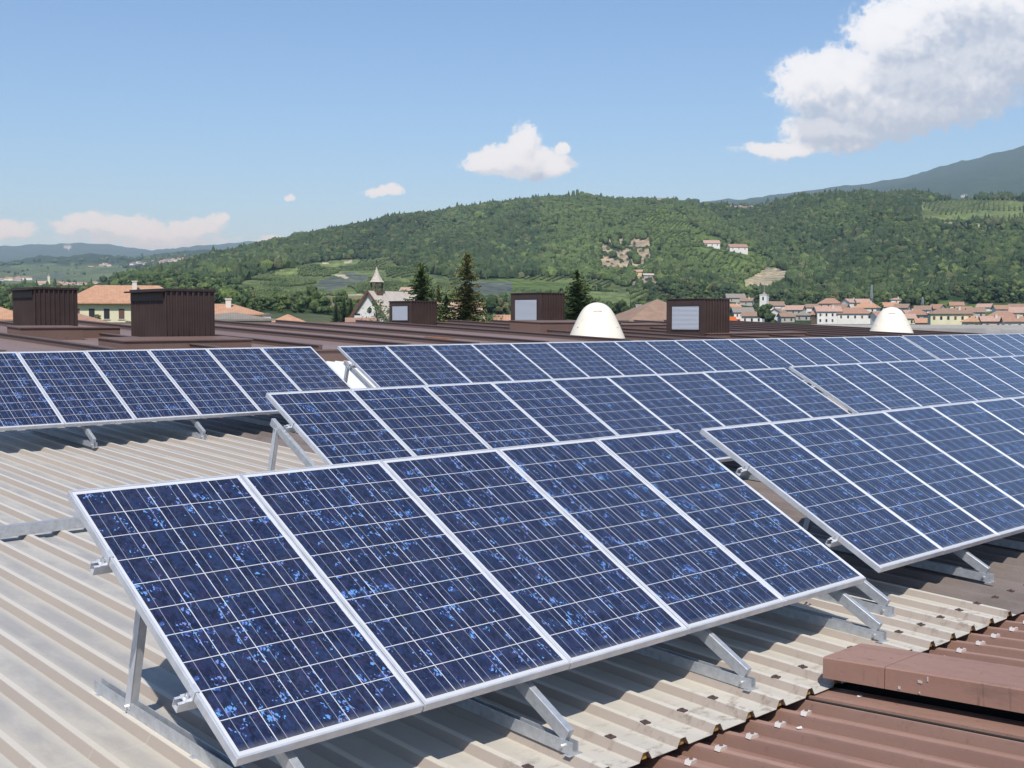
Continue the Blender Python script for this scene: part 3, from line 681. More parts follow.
Z = Z + amp*(1-np.abs(2*fbm(X/230, Y/230, 3, 3)-1)-.72)*1.5 + amp*.5*(fbm(X/90, Y/90, 3, 13)-.5)
far_rough = np.interp(RR, [3000, 6000, 12500], [0, 26, 70]); Z = Z + far_rough*(1-np.abs(2*fbm(X/900, Y/900, 4, 9)-1))*.8 - far_rough*.45
ca = np.cos(np.radians(np.clip(AZ, -80, 80)))
PXG = 512+F*np.tan(np.radians(np.clip(AZ, -60, 60))); PYG = 320.3-F*Z/RR/ca
# ---- land cover: (polygon on the survey picture, near and far distance, kind)
FIELDS = [([(212,300),(225,288),(262,275),(330,261),(392,259),(398,266),(440,276),(470,280),(560,277),(610,283),(650,292),(650,330),(212,330)], 560, 1500, 'orchard'),
          ([(60,300),(212,288),(212,262),(150,268),(60,276)], 2400, 4300, 'field'), ([(-60,300),(60,300),(126,282),(126,264),(60,264),(-60,268)], 2400, 4600, 'field'),
          ([(640,204),(668,206),(700,232),(735,246),(770,258),(786,276),(770,286),(738,284),(690,262),(650,240)], 1000, 2100, 'scrub'),
          ([(920,203),(960,200),(1024,202),(1024,226),(918,226),(915,214)], 1400, 2100, 'orchard'),
          ([(948,306),(1024,303),(1024,316),(948,316)], 600, 1100, 'meadow'), ([(932,300),(966,302),(966,312),(936,312)], 600, 1000, 'meadow'),
          ([(560,196),(640,196),(700,199),(700,206),(620,203),(560,201)], 1950, 2260, 'field'),
          ([(737,286),(760,272),(767,267),(779,270),(791,270),(785,277),(768,284),(762,288)], 900, 1500, 'quarry'),
          ([(606,246),(625,243),(640,250),(644,260),(634,264),(620,262),(603,262),(600,256)], 900, 1700, 'rocks'), ([(598,240),(650,238),(652,256),(640,268),(598,268)], 900, 1800, 'rocks'), ([(628,276),(650,272),(662,280),(650,286),(630,284)], 800, 1300, 'rocks'),
          ([(480,281),(500,278),(600,286),(604,290),(560,293),(480,290)], 700, 1300, 'meadow'),
          ([(344,262),(353,261),(353,264),(344,264)], 900, 1500, 'sand'), ([(322,262.5),(329,262),(329,264.5),(322,264.5)], 900, 1500, 'sand'),
          ([(318,283),(336,275),(345,272),(372,276),(366,284),(340,288)], 800, 1300, 'net'), ([(456,282),(512,281),(512,296),(460,296)], 650, 1200, 'net'), ([(300,290),(340,280),(350,284),(330,292)], 700, 1300, 'net'),
          ([(308,305),(320,296.5),(372,295.5),(372,306),(345,312),(315,316)], 500, 1000, 'tan'),
          ([(258,294.2),(420,294.8),(420,296.2),(258,295.8)], 500, 1200, 'sand'), ([(258,292.5),(284,292.5),(284,296),(258,296)], 500, 1100, 'net2'),
          ([(333,276),(345,274),(350,278),(346,279),(340,277)], 800, 1400, 'sand'), ([(920,223.5),(1024,224),(1024,226),(920,225.5)], 1300, 2000, 'sand'),
          ([(100,290),(126,290),(126,283),(100,283)], 2400, 3600, 'net'), ([(30,276),(66,274),(66,278),(30,280)], 2700, 4300, 'net'), ([(735,268),(640,258),(640,262),(735,272)], 1000, 1200, 'scrub'),
          ([(958,196.5),(988,196.5),(988,199),(958,199)], 3200, 6000, 'pale'), ([(66,244.8),(76,246),(72,249),(64,248)], 9000, 12600, 'pale')]
KCOL = {'orchard': (.115,.150,.062), 'field': (.100,.130,.062), 'scrub': (.10,.145,.042), 'meadow': (.10,.145,.045), 'quarry': (.40,.345,.25), 'rocks': (.36,.29,.22),
        'sand': (.42,.38,.29), 'net': (.10,.12,.105), 'net2': (.28,.32,.33), 'tan': (.165,.155,.085), 'pale': (.42, .42, .42)}
kinds = list(KCOL)
def cover_at(px, py, r):
    out = np.full(px.shape, -1)
    wx = px+ (vnoise(px/4, py/3+r/60, 31)-.5)*3; wy = py+(vnoise(px/5+9, r/40, 33)-.5)*1.6
    for poly, r0, r1, kd in FIELDS:
        m_ = inpoly(wx, wy, poly) & (r >= r0) & (r <= r1)
        if kd == 'rocks': m_ &= vnoise(px/3.2, py/2.0, 77) > .46
        out[m_] = kinds.index(kd)
    return out
LC = cover_at(PXG, PYG, RR)
base = np.array([.034, .056, .020]); vr = fbm(X/60, Y/60, 3, 21)[..., None]
COLV = base*(.75+.5*vr)
for i, kd in enumerate(kinds):
    m_ = LC == i
    if kd in ('orchard', 'field', 'scrub'):
        patch = vnoise(X/70, Y/45, 50)[..., None]; cc = np.array(KCOL[kd])*(.70+.75*patch)
    elif kd == 'quarry':
        band = (np.sin(Z*1.9)*.5+.5)[..., None]; cc = np.array(KCOL[kd])*(.80+.25*band)
    else: cc = np.array(KCOL[kd])*(.85+.3*vr)
    COLV[m_] = np.broadcast_to(cc, COLV.shape)[m_]
m_ = (RR < 430); COLV[m_] = np.array([.10, .12, .06])*(.8+.4*vr[m_])
nA, nR = AZ.shape; idx = np.arange(nA*nR).reshape(nA, nR)
nx_ = np.roll(idx, -1, axis=0)
q = np.stack([idx[:, :-1], idx[:, 1:], nx_[:, 1:], nx_[:, :-1]], -1).reshape(-1, 4)[:, ::-1]
V = np.stack([X, Y, Z], -1).reshape(-1, 3)
V = np.concatenate([V, [[0, 0, -12.]]]); COLV = np.concatenate([COLV.reshape(-1, 3), [[.1, .12, .06]]])
M_ter = bpy.data.materials.new('hillside_ground'); M_ter.use_nodes = True; k = NT(M_ter.node_tree); b = k.n['Principled BSDF']
at = k.new('ShaderNodeAttribute', attribute_name='tint').outputs['Color']; oc = k.new('ShaderNodeTexCoord').outputs['Object']
n1 = k.noise(oc, .11, 4, .7); n2 = k.noise(oc, .02, 4, .6)
c = k.mix(1., at, k.mix(k.ramp(n1, .3, .7), (.55, .58, .6), (1.4, 1.35, 1.2)), 'MULTIPLY'); c = k.mix(1., c, k.mix(k.ramp(n2, .3, .7), (.78, .8, .9), (1.2, 1.18, 1.05)), 'MULTIPLY')
k.put(b.inputs['Base Color'], c); b.inputs['Roughness'].default_value = .9; b.inputs['Specular IOR Level'].default_value = .1
bn = k.new('ShaderNodeBump'); bn.inputs['Strength'].default_value = 1.; bn.inputs['Distance'].default_value = 6.; k.put(bn.inputs['Height'], k.noise(oc, .08, 4, .65)); k.l.new(bn.outputs[0], b.inputs['Normal'])
ter = np_mesh('hills', V, q, M_ter, smooth=True, col=COLV); tag(ter, kind='structure')
mb = MB(); n = 64; mb.add([(30*math.cos(2*math.pi*i/n), 30*math.sin(2*math.pi*i/n), -12.02) for i in range(n)], [tuple(range(n))]); tag(mb.build('ground', M_ter), kind='structure')

# ------------------------------------------------------------------ houses
def tile(name, c0, c1, sc=14.):
    m = bpy.data.materials.new(name); m.use_nodes = True; k = NT(m.node_tree); b = k.n['Principled BSDF']
    oc = k.new('ShaderNodeTexCoord').outputs['Object']
    wv = k.new('ShaderNodeTexWave', wave_type='BANDS', bands_direction='X'); k.put(wv.inputs['Vector'], oc); wv.inputs['Scale'].default_value = 1.4; wv.inputs['Distortion'].default_value = .6
    c = k.mix(k.ramp(k.noise(oc, 1.3, 6, .75), .35, .65), c0, c1); c = k.mix(k.m('MULTIPLY', wv.outputs['Fac'], .35), c, tuple(q*.6 for q in c0))
    k.put(b.inputs['Base Color'], c); b.inputs['Roughness'].default_value = .85; return m
T = {'orange': tile('orange_tiles', (.43,.225,.13), (.53,.32,.205)), 'terracotta': tile('terracotta_tiles', (.32,.175,.12), (.41,.25,.175)), 'pink': tile('faded_pink_tiles', (.40,.25,.19), (.50,.34,.27)),
     'brown': tile('brown_tiles', (.25,.165,.115), (.33,.225,.16)), 'grey': tile('grey_brown_tiles', (.22,.195,.165), (.30,.265,.22)), 'shingle': tile('pale_shingle', (.44,.39,.34), (.55,.49,.43))}
Wm = {'white': mat('white_render', (.72,.70,.66), .85, var=.07, vscale=.4), 'cream': mat('cream_render', (.68,.64,.44), .85, var=.06, vscale=.4), 'yellow': mat('yellow_render', (.62,.52,.27), .85, var=.06),
      'pink': mat('pink_render', (.58,.40,.34), .85, var=.06), 'grey': mat('grey_render', (.42,.40,.37), .85, var=.08), 'brown': mat('brown_timber', (.13,.085,.055), .8, var=.2)}
M_win = mat('dark_window', (.035,.035,.04), .25); M_shut = mat('brown_shutter', (.12,.06,.045), .6); M_chim = mat('chimney_render', (.62,.59,.54), .85)
def roof_mesh(mb, w, d, z, h, kind, ov=.6, t=.18):
    W, D = w/2+ov, d/2+ov; ze = z-ov*h/(d/2)*.6
    rl = W if kind == 'gable' else max(.3, w/2-d/2*.8)
    if kind == 'pyramid': rl = .05
    top = [(-W,-D,ze),(W,-D,ze),(W,D,ze),(-W,D,ze),(-rl,0,z+h),(rl,0,z+h)]
    vs = [(x, y, q+t) for x, y, q in top]+[(x, y, q) for x, y, q in top]
    fs = [(0,1,5,4),(2,3,4,5),(1,2,5),(3,0,4)] if kind != 'gable' else [(0,1,5,4),(2,3,4,5),(1,7,11,5),(5,11,8,2),(0,4,10,6),(4,3,9,10)]
    fs += [(6,7,1,0),(8,9,3,2),(10,11,7,6),(11,10,9,8)]
    if kind != 'gable': fs += [(7,8,2,1),(9,6,0,3),(8,7,11),(6,9,10)]
    mb.add(vs, fs)
runmax = np.maximum.accumulate(Z/RR, axis=1)
def ground_at(daz, r):
    i = np.clip(np.searchsorted(az_c, daz)-1, 0, nA-2); j = np.clip(np.searchsorted(rr, r)-1, 0, nR-2)
    fi = (daz-az_c[i])/(az_c[i+1]-az_c[i]); fj = (r-rr[j])/(rr[j+1]-rr[j])
    return (Z[i, j]*(1-fi)+Z[i+1, j]*fi)*(1-fj)+(Z[i, j+1]*(1-fi)+Z[i+1, j+1]*fi)*fj
CLEAR = []
def settle(px, y, r):
    """distance at which the hillside is seen at this bearing and height"""
    rt_ = r*np.linspace(.72, 1.35, 400); dz_ = np.full(400, math.degrees(math.atan((px-512)/F)))
    zz_ = ground_at(dz_, rt_); yy = 320.3-F*zz_/rt_/np.cos(np.radians(dz_)); e = np.abs(yy-y)+.004*np.abs(rt_-r)/r*100*.3
    i = int(np.argmin(e)); return float(rt_[i]), float(zz_[i])
def house(px, y, r, w, d, hw, hr, kind, yaw, wall, roof, label, nwin=3, rows=1, winh=1.4, name='house', group=None, cat='house', chim=0, sink=6., ov=.6, shut=True, wsp=None):
    if r > 450:
        r1, z1 = settle(px, y, r); w, d, hw, hr = [q*r1/r for q in (w, d, hw, hr)]; p = far_pt(px, y, r1); p.z = min(p.z, z1+.4) if abs(p.z-z1) < 6 else p.z
        CLEAR.append((px, y, w/2/r1*F*1.1+1.5, r1, (hw+hr)/r1*F))
    else: p = far_pt(px, y, r)
    da = math.atan2(p.x, p.y)
    t = empty(name, tuple(p), -da+R(yaw), label, cat, group)
    mb = MB(); mb.box(-w/2, w/2, -d/2, d/2, -sink, hw)
    if kind == 'gable':
        for sx in (-1, 1): mb.add([(sx*w/2, -d/2, hw), (sx*w/2, d/2, hw), (sx*w/2, 0, hw+hr), (sx*(w/2-.25), -d/2, hw), (sx*(w/2-.25), d/2, hw), (sx*(w/2-.25), 0, hw+hr)], [(0,1,2),(3,5,4),(0,2,5,3),(1,4,5,2)])
    mb.build('wall', Wm[wall], t)
    mb = MB(); roof_mesh(mb, w, d, hw, hr, kind, ov); rf = mb.build('roof', T[roof], t)
    if chim:
        mb = MB(); cx = chim*w; mb.box(cx-.35, cx+.35, -d*.18-.35, -d*.18+.35, hw+.2, hw+hr+.7); mb.box(cx-.45, cx+.45, -d*.18-.45, -d*.18+.45, hw+hr+.7, hw+hr+.85); mb.build('chimney', M_chim, rf)
    for q in range(rows):
        zc = hw-1.0-winh/2-q*2.7
        for i in range(nwin):
            x = -w/2+(i+.5)*w/nwin if wsp is None else wsp[0]+i*wsp[1]
            mb = MB(); mb.box(x-.42, x+.42, -d/2-.06, -d/2-.01, zc-winh/2, zc+winh/2); wd = mb.build('window', M_shut if shut and (i+q) % 3 == 0 else M_win, t)
            if r < 260: mb = MB(); mb.box(x-.55, x+.55, -d/2-.14, -d/2-.012, zc-winh/2-.10, zc-winh/2-.015); mb.build('sill', Wm['white'], wd)
        if yaw: # the side wall that turns towards the viewer
            sx = -1 if yaw < 0 else 1
            for i in range(max(1, nwin//2)):
                yv = -d/2+(i+.5)*d/max(1, nwin//2); mb = MB(); x0, x1 = (-w/2-.06, -w/2-.01) if sx < 0 else (w/2+.01, w/2+.06)
                mb.box(x0, x1, yv-.42, yv+.42, zc-winh/2, zc+winh/2); mb.build('window', M_win, t)
    return t
G1 = 'houses just beyond the factory roof'
# cream house between the two big ventilators
house(128, 326, 200, 18.6, 11, 3.75, 2.7, 'hip', 0, 'cream', 'orange', 'cream house with orange hip roof seen between the two leftmost ventilators', 8, 1, 1.6, group=G1, wsp=(-7.6, 2.22), ov=.8, chim=.06)
house(62, 331, 150, 9.5, 9, 1.0, 1.5, 'pyramid', 0, 'cream', 'terracotta', 'low terracotta roof in front of the cream house, right of the leftmost ventilator', 0, group=G1)
house(-12, 324, 165, 10, 9, .6, 2.0, 'pyramid', 0, 'cream', 'orange', 'orange roof at the left edge of the photo', 0, group=G1)
h1 = house(216, 322, 160, 11.5, 9, 1.0, 1.25, 'hip', 0, 'white', 'orange', 'orange tiled roof with white chimney right of the second ventilator', 0, group=G1, chim=.14)
house(232, 328, 120, 7.5, 9, .75, .62, 'hip', 0, 'grey', 'grey', 'flat grey-brown roof in front of the orange roof with white chimney', 0, group=G1, ov=.3)
house(288, 328.5, 140, 4.2, 4.5, .55, .95, 'pyramid', 0, 'white', 'orange', 'small orange pyramid roof beside a lone pale chimney', 0, group=G1, ov=.4)
t = empty('chimney_stack', tuple(far_pt(267, 326, 118)), 0, 'pale rendered chimney rising left of the small orange pyramid roof', 'chimney')
mb = MB(); mb.box(-.3, .3, -.3, .3, -6, 1.05, ch=.02); mb.build('shaft', M_chim, t); mb = MB(); mb.box(-.38, .38, -.38, .38, 1.051, 1.15); mb.box(-.2, .2, -.2, .2, 1.15, 1.3); mb.build('chimney_cap', T['grey'], t)
t = empty('chimney_stack', tuple(far_pt(357.5, 321, 150)), 0, 'short white chimney at the foot of the chapel gable', 'chimney')
mb = MB(); mb.box(-.3, .3, -.3, .3, -6, .7, ch=.02); mb.build('shaft', Wm['white'], t); mb = MB(); mb.box(-.25, .25, -.25, .25, .701, .95); mb.build('chimney_cap', M_dark, t)
house(362, 325, 148, 3.6, 5, .2, .55, 'gable', 0, 'white', 'terracotta', 'small strip of terracotta roof at the foot of the chapel', 0, group=G1, ov=.3)
house(507, 325, 100, 2.2, 3, .25, .45, 'gable', 0, 'yellow', 'orange', 'small orange roof end left of the ventilator beside the spruce', 0, group=G1, ov=.1)
# satellite dish on the orange roof
p = far_pt(242, 314, 158); t = empty('satellite_dish', tuple(p), R(-25), 'white satellite dish on the orange roof right of the second ventilator', 'satellite dish')
mb = MB(); mb.cyl((0, .1, -1.5), (0, .1, .25), .04); mb.build('mast', M_galv, t)
mb = MB(); nn = 16; M = Matrix.Translation((0, 0, .45)) @ Matrix.Rotation(R(-14), 4, 'X'); vs = [(0, .12, 0)]; fs = []
for j in (1, 2, 3):
    for i in range(nn): a = 2*math.pi*i/nn; q_ = j/3*.40; vs.append((q_*math.cos(a), .12-.12*(j/3)**2, q_*math.sin(a)*1.1))
for i in range(nn): fs.append((0, 1+i, 1+(i+1) % nn))
for j in (0, 1):
    for i in range(nn): fs.append((1+j*nn+i, 1+(j+1)*nn+i, 1+(j+1)*nn+(i+1) % nn, 1+j*nn+(i+1) % nn))
nv_ = len(vs); vs += [(x, y+.02, z) for x, y, z in vs]; fs += [tuple(i+nv_ for i in f[::-1]) for f in fs]
mb.add(vs, fs, 0, M); mb.build('dish', Wm['white'], t); mb = MB(); mb.bar(M @ Vector((0, .1, -.3)), M @ Vector((0, -.42, -.05)), .03, .03); mb.build('feed_arm', M_galv, t)
# brown-roofed house behind the domes
hb = house(657, 326, 110, 6.9, 6, .62, 1.7, 'pyramid', 22, 'yellow', 'brown', 'house with wide brown tiled roof behind the cream dome', 0, group=G1, ov=.75)
t = empty('chimney_stack', tuple(far_pt(638.5, 310, 112)), 0, 'small white chimney on the brown-roofed house', 'chimney'); mb = MB(); mb.box(-.17, .17, -.17, .17, -.6, .45); mb.build('shaft', M_chim, t); mb = MB(); mb.box(-.21, .21, -.21, .21, .451, .52); mb.build('chimney_cap', M_chim, t)
house(446, 331, 190, 10.5, 7, 1.2, 3.4, 'gable', 14, 'pink', 'pink', 'faded pink roof half hidden behind the two tall spruces', 0, group=G1)
house(408, 292.5, 620, 7, 6, .8, 1.9, 'gable', -20, 'brown', 'pink', 'small farmhouse with pinkish roof on the meadow above the chapel', 1, group='farm buildings below the hill')
# chapel
p = far_pt(392, 318, 170); da = math.atan2(p.x, p.y)
ch = empty('chapel', tuple(p), -da-R(-48), 'white chapel with pale shingle roof and a small pointed belfry', 'chapel')
w_, d_, hw, hr = 9.4, 6.4, .1, 3.6
mb = MB(); mb.box(-w_/2, w_/2, -d_/2, d_/2, -8, hw)
for sx in (-1, 1): mb.add([(sx*w_/2, -d_/2, hw), (sx*w_/2, d_/2, hw), (sx*w_/2, 0, hw+hr), (sx*(w_/2-.25), -d_/2, hw), (sx*(w_/2-.25), d_/2, hw), (sx*(w_/2-.25), 0, hw+hr)], [(0,1,2),(3,5,4),(0,2,5,3),(1,4,5,2)])
mb.build('wall', Wm['white'], ch); mb = MB(); roof_mesh(mb, w_, d_, hw, hr, 'gable', .45, .16); rf = mb.build('roof', T['shingle'], ch)
mb = MB()
for sy in (-1, 1): mb.bar((-w_/2-.47, sy*(d_/2+.45), hw-.2), (-w_/2-.47, 0, hw+hr+.12), .06, .30)
mb.build('verge_board', mat('red_brown_board', (.16, .07, .05), .7), rf)
mb = MB(); mb.cyl((-w_/2-.05, 0, hw+1.0), (-w_/2-.008, 0, hw+1.0), .42, n=16); mb.build('round_window', M_win, ch)
bt = (-w_/2+1.5, 0, 0); zb0 = hw+hr-1.0
mb = MB(); mb.box(bt[0]-.62, bt[0]+.62, -.62, .62, zb0, zb0+1.15)
for sx in (-1, 1):
    for sy in (-1, 1): mb.box(bt[0]+sx*.55-.09, bt[0]+sx*.55+.09, sy*.55-.09, sy*.55+.09, zb0+1.15, zb0+2.35)
mb.box(bt[0]-.66, bt[0]+.66, -.66, .66, zb0+2.3, zb0+2.45); bf = mb.build('belfry', Wm['brown'], ch)
mb = MB(); mb.cyl((bt[0], 0, zb0+1.5), (bt[0], 0, zb0+1.95), .32, .14, n=12); mb.build('bell', mat('bronze', (.2, .14, .07), .4, .8), bf)
mb = MB(); nn = 8; prof = [(1.12, 0), (.82, .35), (.54, .8), (.32, 1.3), (.15, 1.8), (.03, 2.2)]; vs = []
for r_, zz_ in prof:
    for i in range(nn): a = 2*math.pi*(i+.5)/nn; vs.append((bt[0]+r_*math.cos(a), r_*math.sin(a), zb0+2.4+zz_))
fs = [(j*nn+i, j*nn+(i+1) % nn, (j+1)*nn+(i+1) % nn, (j+1)*nn+i) for j in range(len(prof)-1) for i in range(nn)]+[tuple(range(nn))[::-1], tuple(range((len(prof)-1)*nn, len(prof)*nn))]
mb.add(vs, fs); mb.build('spire', T['shingle'], ch)
mb = MB(); mb.box(bt[0]-.03, bt[0]+.03, -.03, .03, zb0+4.8, zb0+5.6); mb.box(bt[0]-.03, bt[0]+.03, -.2, .2, zb0+5.25, zb0+5.32); mb.build('cross', M_dark, ch)

# ---- the village below the wooded hill
VIL = [ # px, base y, r, w, d, wall h, roof h, roof kind, yaw, wall, roof, windows, rows
 (734,311,640,5.5,6,2.2,1.6,'gable',20,'white','orange',1,1), (735,301.5,720,11,8,2.2,2.4,'gable',10,'grey','grey',2,1),
 (742,321,600,10,9,4.4,2.4,'gable',12,'white','grey',3,1), (753,325,560,9.6,8,4.2,1.9,'gable',-8,'white','brown',3,1),
 (776,309,640,8,8,1.8,2.2,'gable',14,'white','brown',2,1), (778,321,600,6.5,9,3.6,2.6,'gable',62,'white','brown',3,1),
 (795,316,620,9,7,3.2,2.2,'gable',-16,'grey','pink',3,1), (830,308,700,12,9,2.6,2.9,'hip',-12,'pink','terracotta',3,1), (850,307,720,7,8,2.6,2.2,'gable',40,'white','pink',1,1),
 (827,324,575,11.5,9,6.0,2.3,'gable',14,'white','pink',4,2), (818,324,590,5,7,4.6,1.9,'gable',-14,'brown','terracotta',2,1),
 (853,324,555,15.5,10,4.8,2.5,'hip',10,'white','terracotta',5,1), (867,313.5,630,11.5,9,3.0,2.9,'hip',-14,'white','orange',3,1),
 (889,309,650,8.5,8,1.2,2.2,'gable',8,'white','orange',2,1), (895.5,306,700,6,6,3.6,.9,'hip',10,'white','pink',1,1),
 (879,324,600,7,8,3.8,2.2,'gable',30,'white','terracotta',2,1), (917,320,610,9.5,9,2.6,2.6,'hip',-20,'grey','terracotta',2,1), (927,325.5,540,9.5,6,1.3,1.7,'gable',5,'pink','orange',2,1),
 (937,312.5,650,6.2,7,2.0,2.2,'gable',-30,'grey','terracotta',1,1), (950,326,545,17.5,10,5.4,2.2,'hip',8,'cream','brown',6,1),
 (974,326,540,8,8,1.9,2.1,'hip',-14,'cream','orange',2,1), (991,326,540,8.6,7,2.1,2.0,'gable',12,'pink','pink',2,1), (1002,321,590,12.5,9,2.0,2.5,'hip',-8,'grey','terracotta',3,1),
 (1013,327,540,8,7,2.4,1.9,'gable',10,'white','terracotta',2,1), (1020,318,620,9,8,2.6,2.6,'gable',-6,'cream','pink',2,1), (909,317,660,6,7,2.0,1.6,'gable',20,'white','pink',1,1), (963,315,640,8,7,1.8,2.4,'gable',24,'grey','terracotta',1,1)]
VIL += [(786,322,575,6.5,6,2.6,1.7,'gable',18,'grey','brown',2,1), (804,320,600,7,7,2.4,1.9,'hip',-10,'grey','grey',2,1), (811,311,670,7,7,2.0,1.8,'gable',12,'white','brown',1,1),
 (840,313,640,8,7,2.4,2.0,'gable',-20,'white','brown',2,1), (862,306.5,700,7.5,7,2.2,2.1,'gable',16,'cream','pink',2,1), (902,312,650,7,7,2.2,2.0,'gable',-14,'grey','brown',2,1), (906,324,560,7,7,2.6,1.9,'gable',12,'cream','pink',2,1),
 (923,314,650,8,7,2.2,2.1,'gable',-8,'white','brown',2,1), (945,319,600,7,7,2.4,1.9,'hip',14,'grey','brown',2,1), (956,309,690,7,6,2.0,1.8,'gable',10,'cream','terracotta',1,1), (975,317,610,8,7,2.4,2.0,'gable',12,'grey','brown',2,1),
 (985,311,670,7,7,2.0,1.8,'gable',-16,'white','pink',1,1), (1017,311.5,680,8,7,2.0,2.0,'gable',8,'grey','brown',1,1), (747,305,680,7,6,2.2,1.8,'gable',-12,'grey','brown',1,1), (1001,313,650,7,7,2.0,1.9,'gable',18,'white','terracotta',1,1)]
VIL.sort(key=lambda q: q[0])
cn_ = {'orange': 'orange', 'terracotta': 'terracotta', 'pink': 'faded pink', 'brown': 'brown', 'grey': 'grey-brown'}
for i, (px, y, r, w_, d_, hw, hr, kd, yw, wl, rf_, nw, rw) in enumerate(VIL):
    house(px, y, r, w_, d_, hw, hr, kd, yw, wl, rf_, f'{ORD[i]} house from the left in the right-hand village, {wl} walls, {cn_[rf_]} {kd} roof', nw, rw, 1.3, name='village_house', group='houses of the village at right', chim=.2 if i % 3 == 0 else 0, sink=4)
# village church tower
p = far_pt(764, 315, 640); t = empty('church_tower', tuple(p), -math.atan2(p.x, p.y)-R(18), 'white square church tower with thin spire in the right-hand village', 'church tower')
mb = MB(); mb.box(-1.9, 1.9, -1.9, 1.9, -5, 10.6); mb.box(-2.05, 2.05, -2.05, 2.05, 10.6, 10.9); mb.build('shaft', Wm['white'], t)
for x, y in ((0, -1.93), (-1.93, 0)):
    mb = MB(); mb.box(x-(.45 if not x else .03), x+(.45 if not x else .03), y-(.45 if not y else .03), y+(.45 if not y else .03), 7.9, 9.7); mb.build('belfry_opening', M_win, t)
mb = MB(); mb.cyl((0, 0, 10.9), (0, 0, 12.2), 1.7, .5, n=4); mb.cyl((0, 0, 12.2), (0, 0, 17.5), .35, .05, n=6); mb.build('spire', T['grey'], t)
# orange lorry body parked behind the right ventilator
p = far_pt(733, 323, 300); t = empty('orange_lorry', tuple(p), -math.atan2(p.x, p.y)+R(15), 'orange lorry parked beyond the roof just right of the tallest louvred ventilator', 'lorry')
mb = MB(); mb.box(-1.6, .6, -.9, .9, -.2, 1.6, ch=.08); mb.build('cargo_body', mat('orange_paint', (.75, .17, .04), .4), t); mb = MB(); mb.box(.65, 1.7, -.85, .85, -.2, 1.05, ch=.15); cab = mb.build('cab', mat('orange_cab', (.70, .15, .04), .4), t)
mb = MB(); mb.box(.9, 1.5, -.87, -.851, .4, .9); mb.build('side_window', M_win, cab)
for x in (-1.1, 1.15):
    for y in (-.8, .8): mb = MB(); mb.cyl((x, y-.12, -.45), (x, y+.12, -.45), .42, n=14); mb.build('wheel', M_dark, t)
mb = MB(); mb.box(-1.6, 1.7, -.5, .5, -.4, -.205); mb.build('chassis', M_dark, t)
# hillside farms and far villages
for i, (px, y, r, w_, d_, hw, hr, kd, yw, wl, rf_, lb) in enumerate([
    (711,248.5,1190,16,9,5.0,3.2,'gable',14,'white','pink','left of the two long pale farmhouses standing alone on the green slope'),
    (737,252,1170,19,9,4.6,3.0,'gable',24,'white','terracotta','right of the two long pale farmhouses on the green slope, redder roof'),
    (662,200,2120,18,10,2.5,4.0,'gable',10,'brown','grey','dark barn alone on the crest of the middle hill'),
    (638,276,900,7,5,3.2,1.5,'gable',-10,'yellow','pink','small yellow hut among bare rocks at the foot of the hill'),
    (648,277.5,905,8,4,1.8,1.2,'gable',20,'grey','shingle','small pale shed right of the yellow hut by the rocks')]):
    house(px, y, r, w_, d_, hw, hr, kd, yw, wl, rf_, lb, 3 if w_ > 12 else 1, 1, 1.8, name='hillside_house', group='houses standing alone on the hills', sink=5)
rh = random.Random(3)
def far_village(spots, r, lab, grp, sc):
    spots = sorted(spots)
    for i, (px, y) in enumerate(spots):
        wl = rh.choice(['white', 'white', 'cream', 'pink', 'grey']); rf_ = rh.choice(['terracotta', 'pink', 'orange', 'brown', 'pink'])
        house(px, y, r+rh.uniform(-60, 60), rh.uniform(11, 17)*sc, 10*sc, rh.uniform(4.5, 8)*sc, 3*sc, rh.choice(['gable', 'hip']), rh.uniform(-40, 40), wl, rf_, f'{ORD[i]} tiny house from the left in {lab}', 0, 0, name='distant_house', group=grp, sink=14)
far_village([(rh.uniform(0, 30), rh.uniform(279, 281.5)) for _ in range(10)], 2950, 'the far village at the left edge', 'houses of the far valley village at left edge', .8)
far_village([(38+i*3.6+rh.uniform(-1, 1), rh.uniform(284.5, 287.5)) for i in range(4)]+[(58+i*3.1+rh.uniform(-1, 1), rh.uniform(284, 288.5)) for i in range(19)], 2600, 'the far village around the church', 'houses of the far village around the church', .8)
far_village([(132+i*3.0+rh.uniform(-1, 1), 265.5-i*.28+rh.uniform(-.8, .8)) for i in range(18)], 3950, 'the highest far village', 'houses of the upper far village', .9)
far_village([(101,267),(105,265.5),(109,266.5),(86,269.5),(91,268.5)], 3900, 'the far left hamlet', 'houses of the far hamlet', .9)
far_village([(730+i*2.6+rh.uniform(-.8, .8), 208.6+rh.uniform(-.5, .9)) for i in range(9)], 3150, 'the hamlet on the hill saddle', 'houses of the hamlet on the saddle', .8)
p = far_pt(43, 288, 2580); t = empty('distant_church', tuple(p), -math.atan2(p.x, p.y), 'pale church with tall square tower in the far valley at left', 'church')
mb = MB(); mb.box(-14, 8, -6, 6, -12, 9); mb.build('nave_wall', Wm['white'], t); mb = MB(); roof_mesh(mb, 22, 12, 9, 5, 'gable', .5, .3); o = mb.build('nave_roof', T['pink'], t); o.location = (-3, 0, 0)
mb = MB(); mb.box(9, 13.5, -2.3, 2.3, -12, 24); mb.build('tower', Wm['cream'], t); mb = MB(); mb.cyl((11.25, 0, 24), (11.25, 0, 31), 3.0, .1, n=4); mb.build('spire', T['grey'], t)

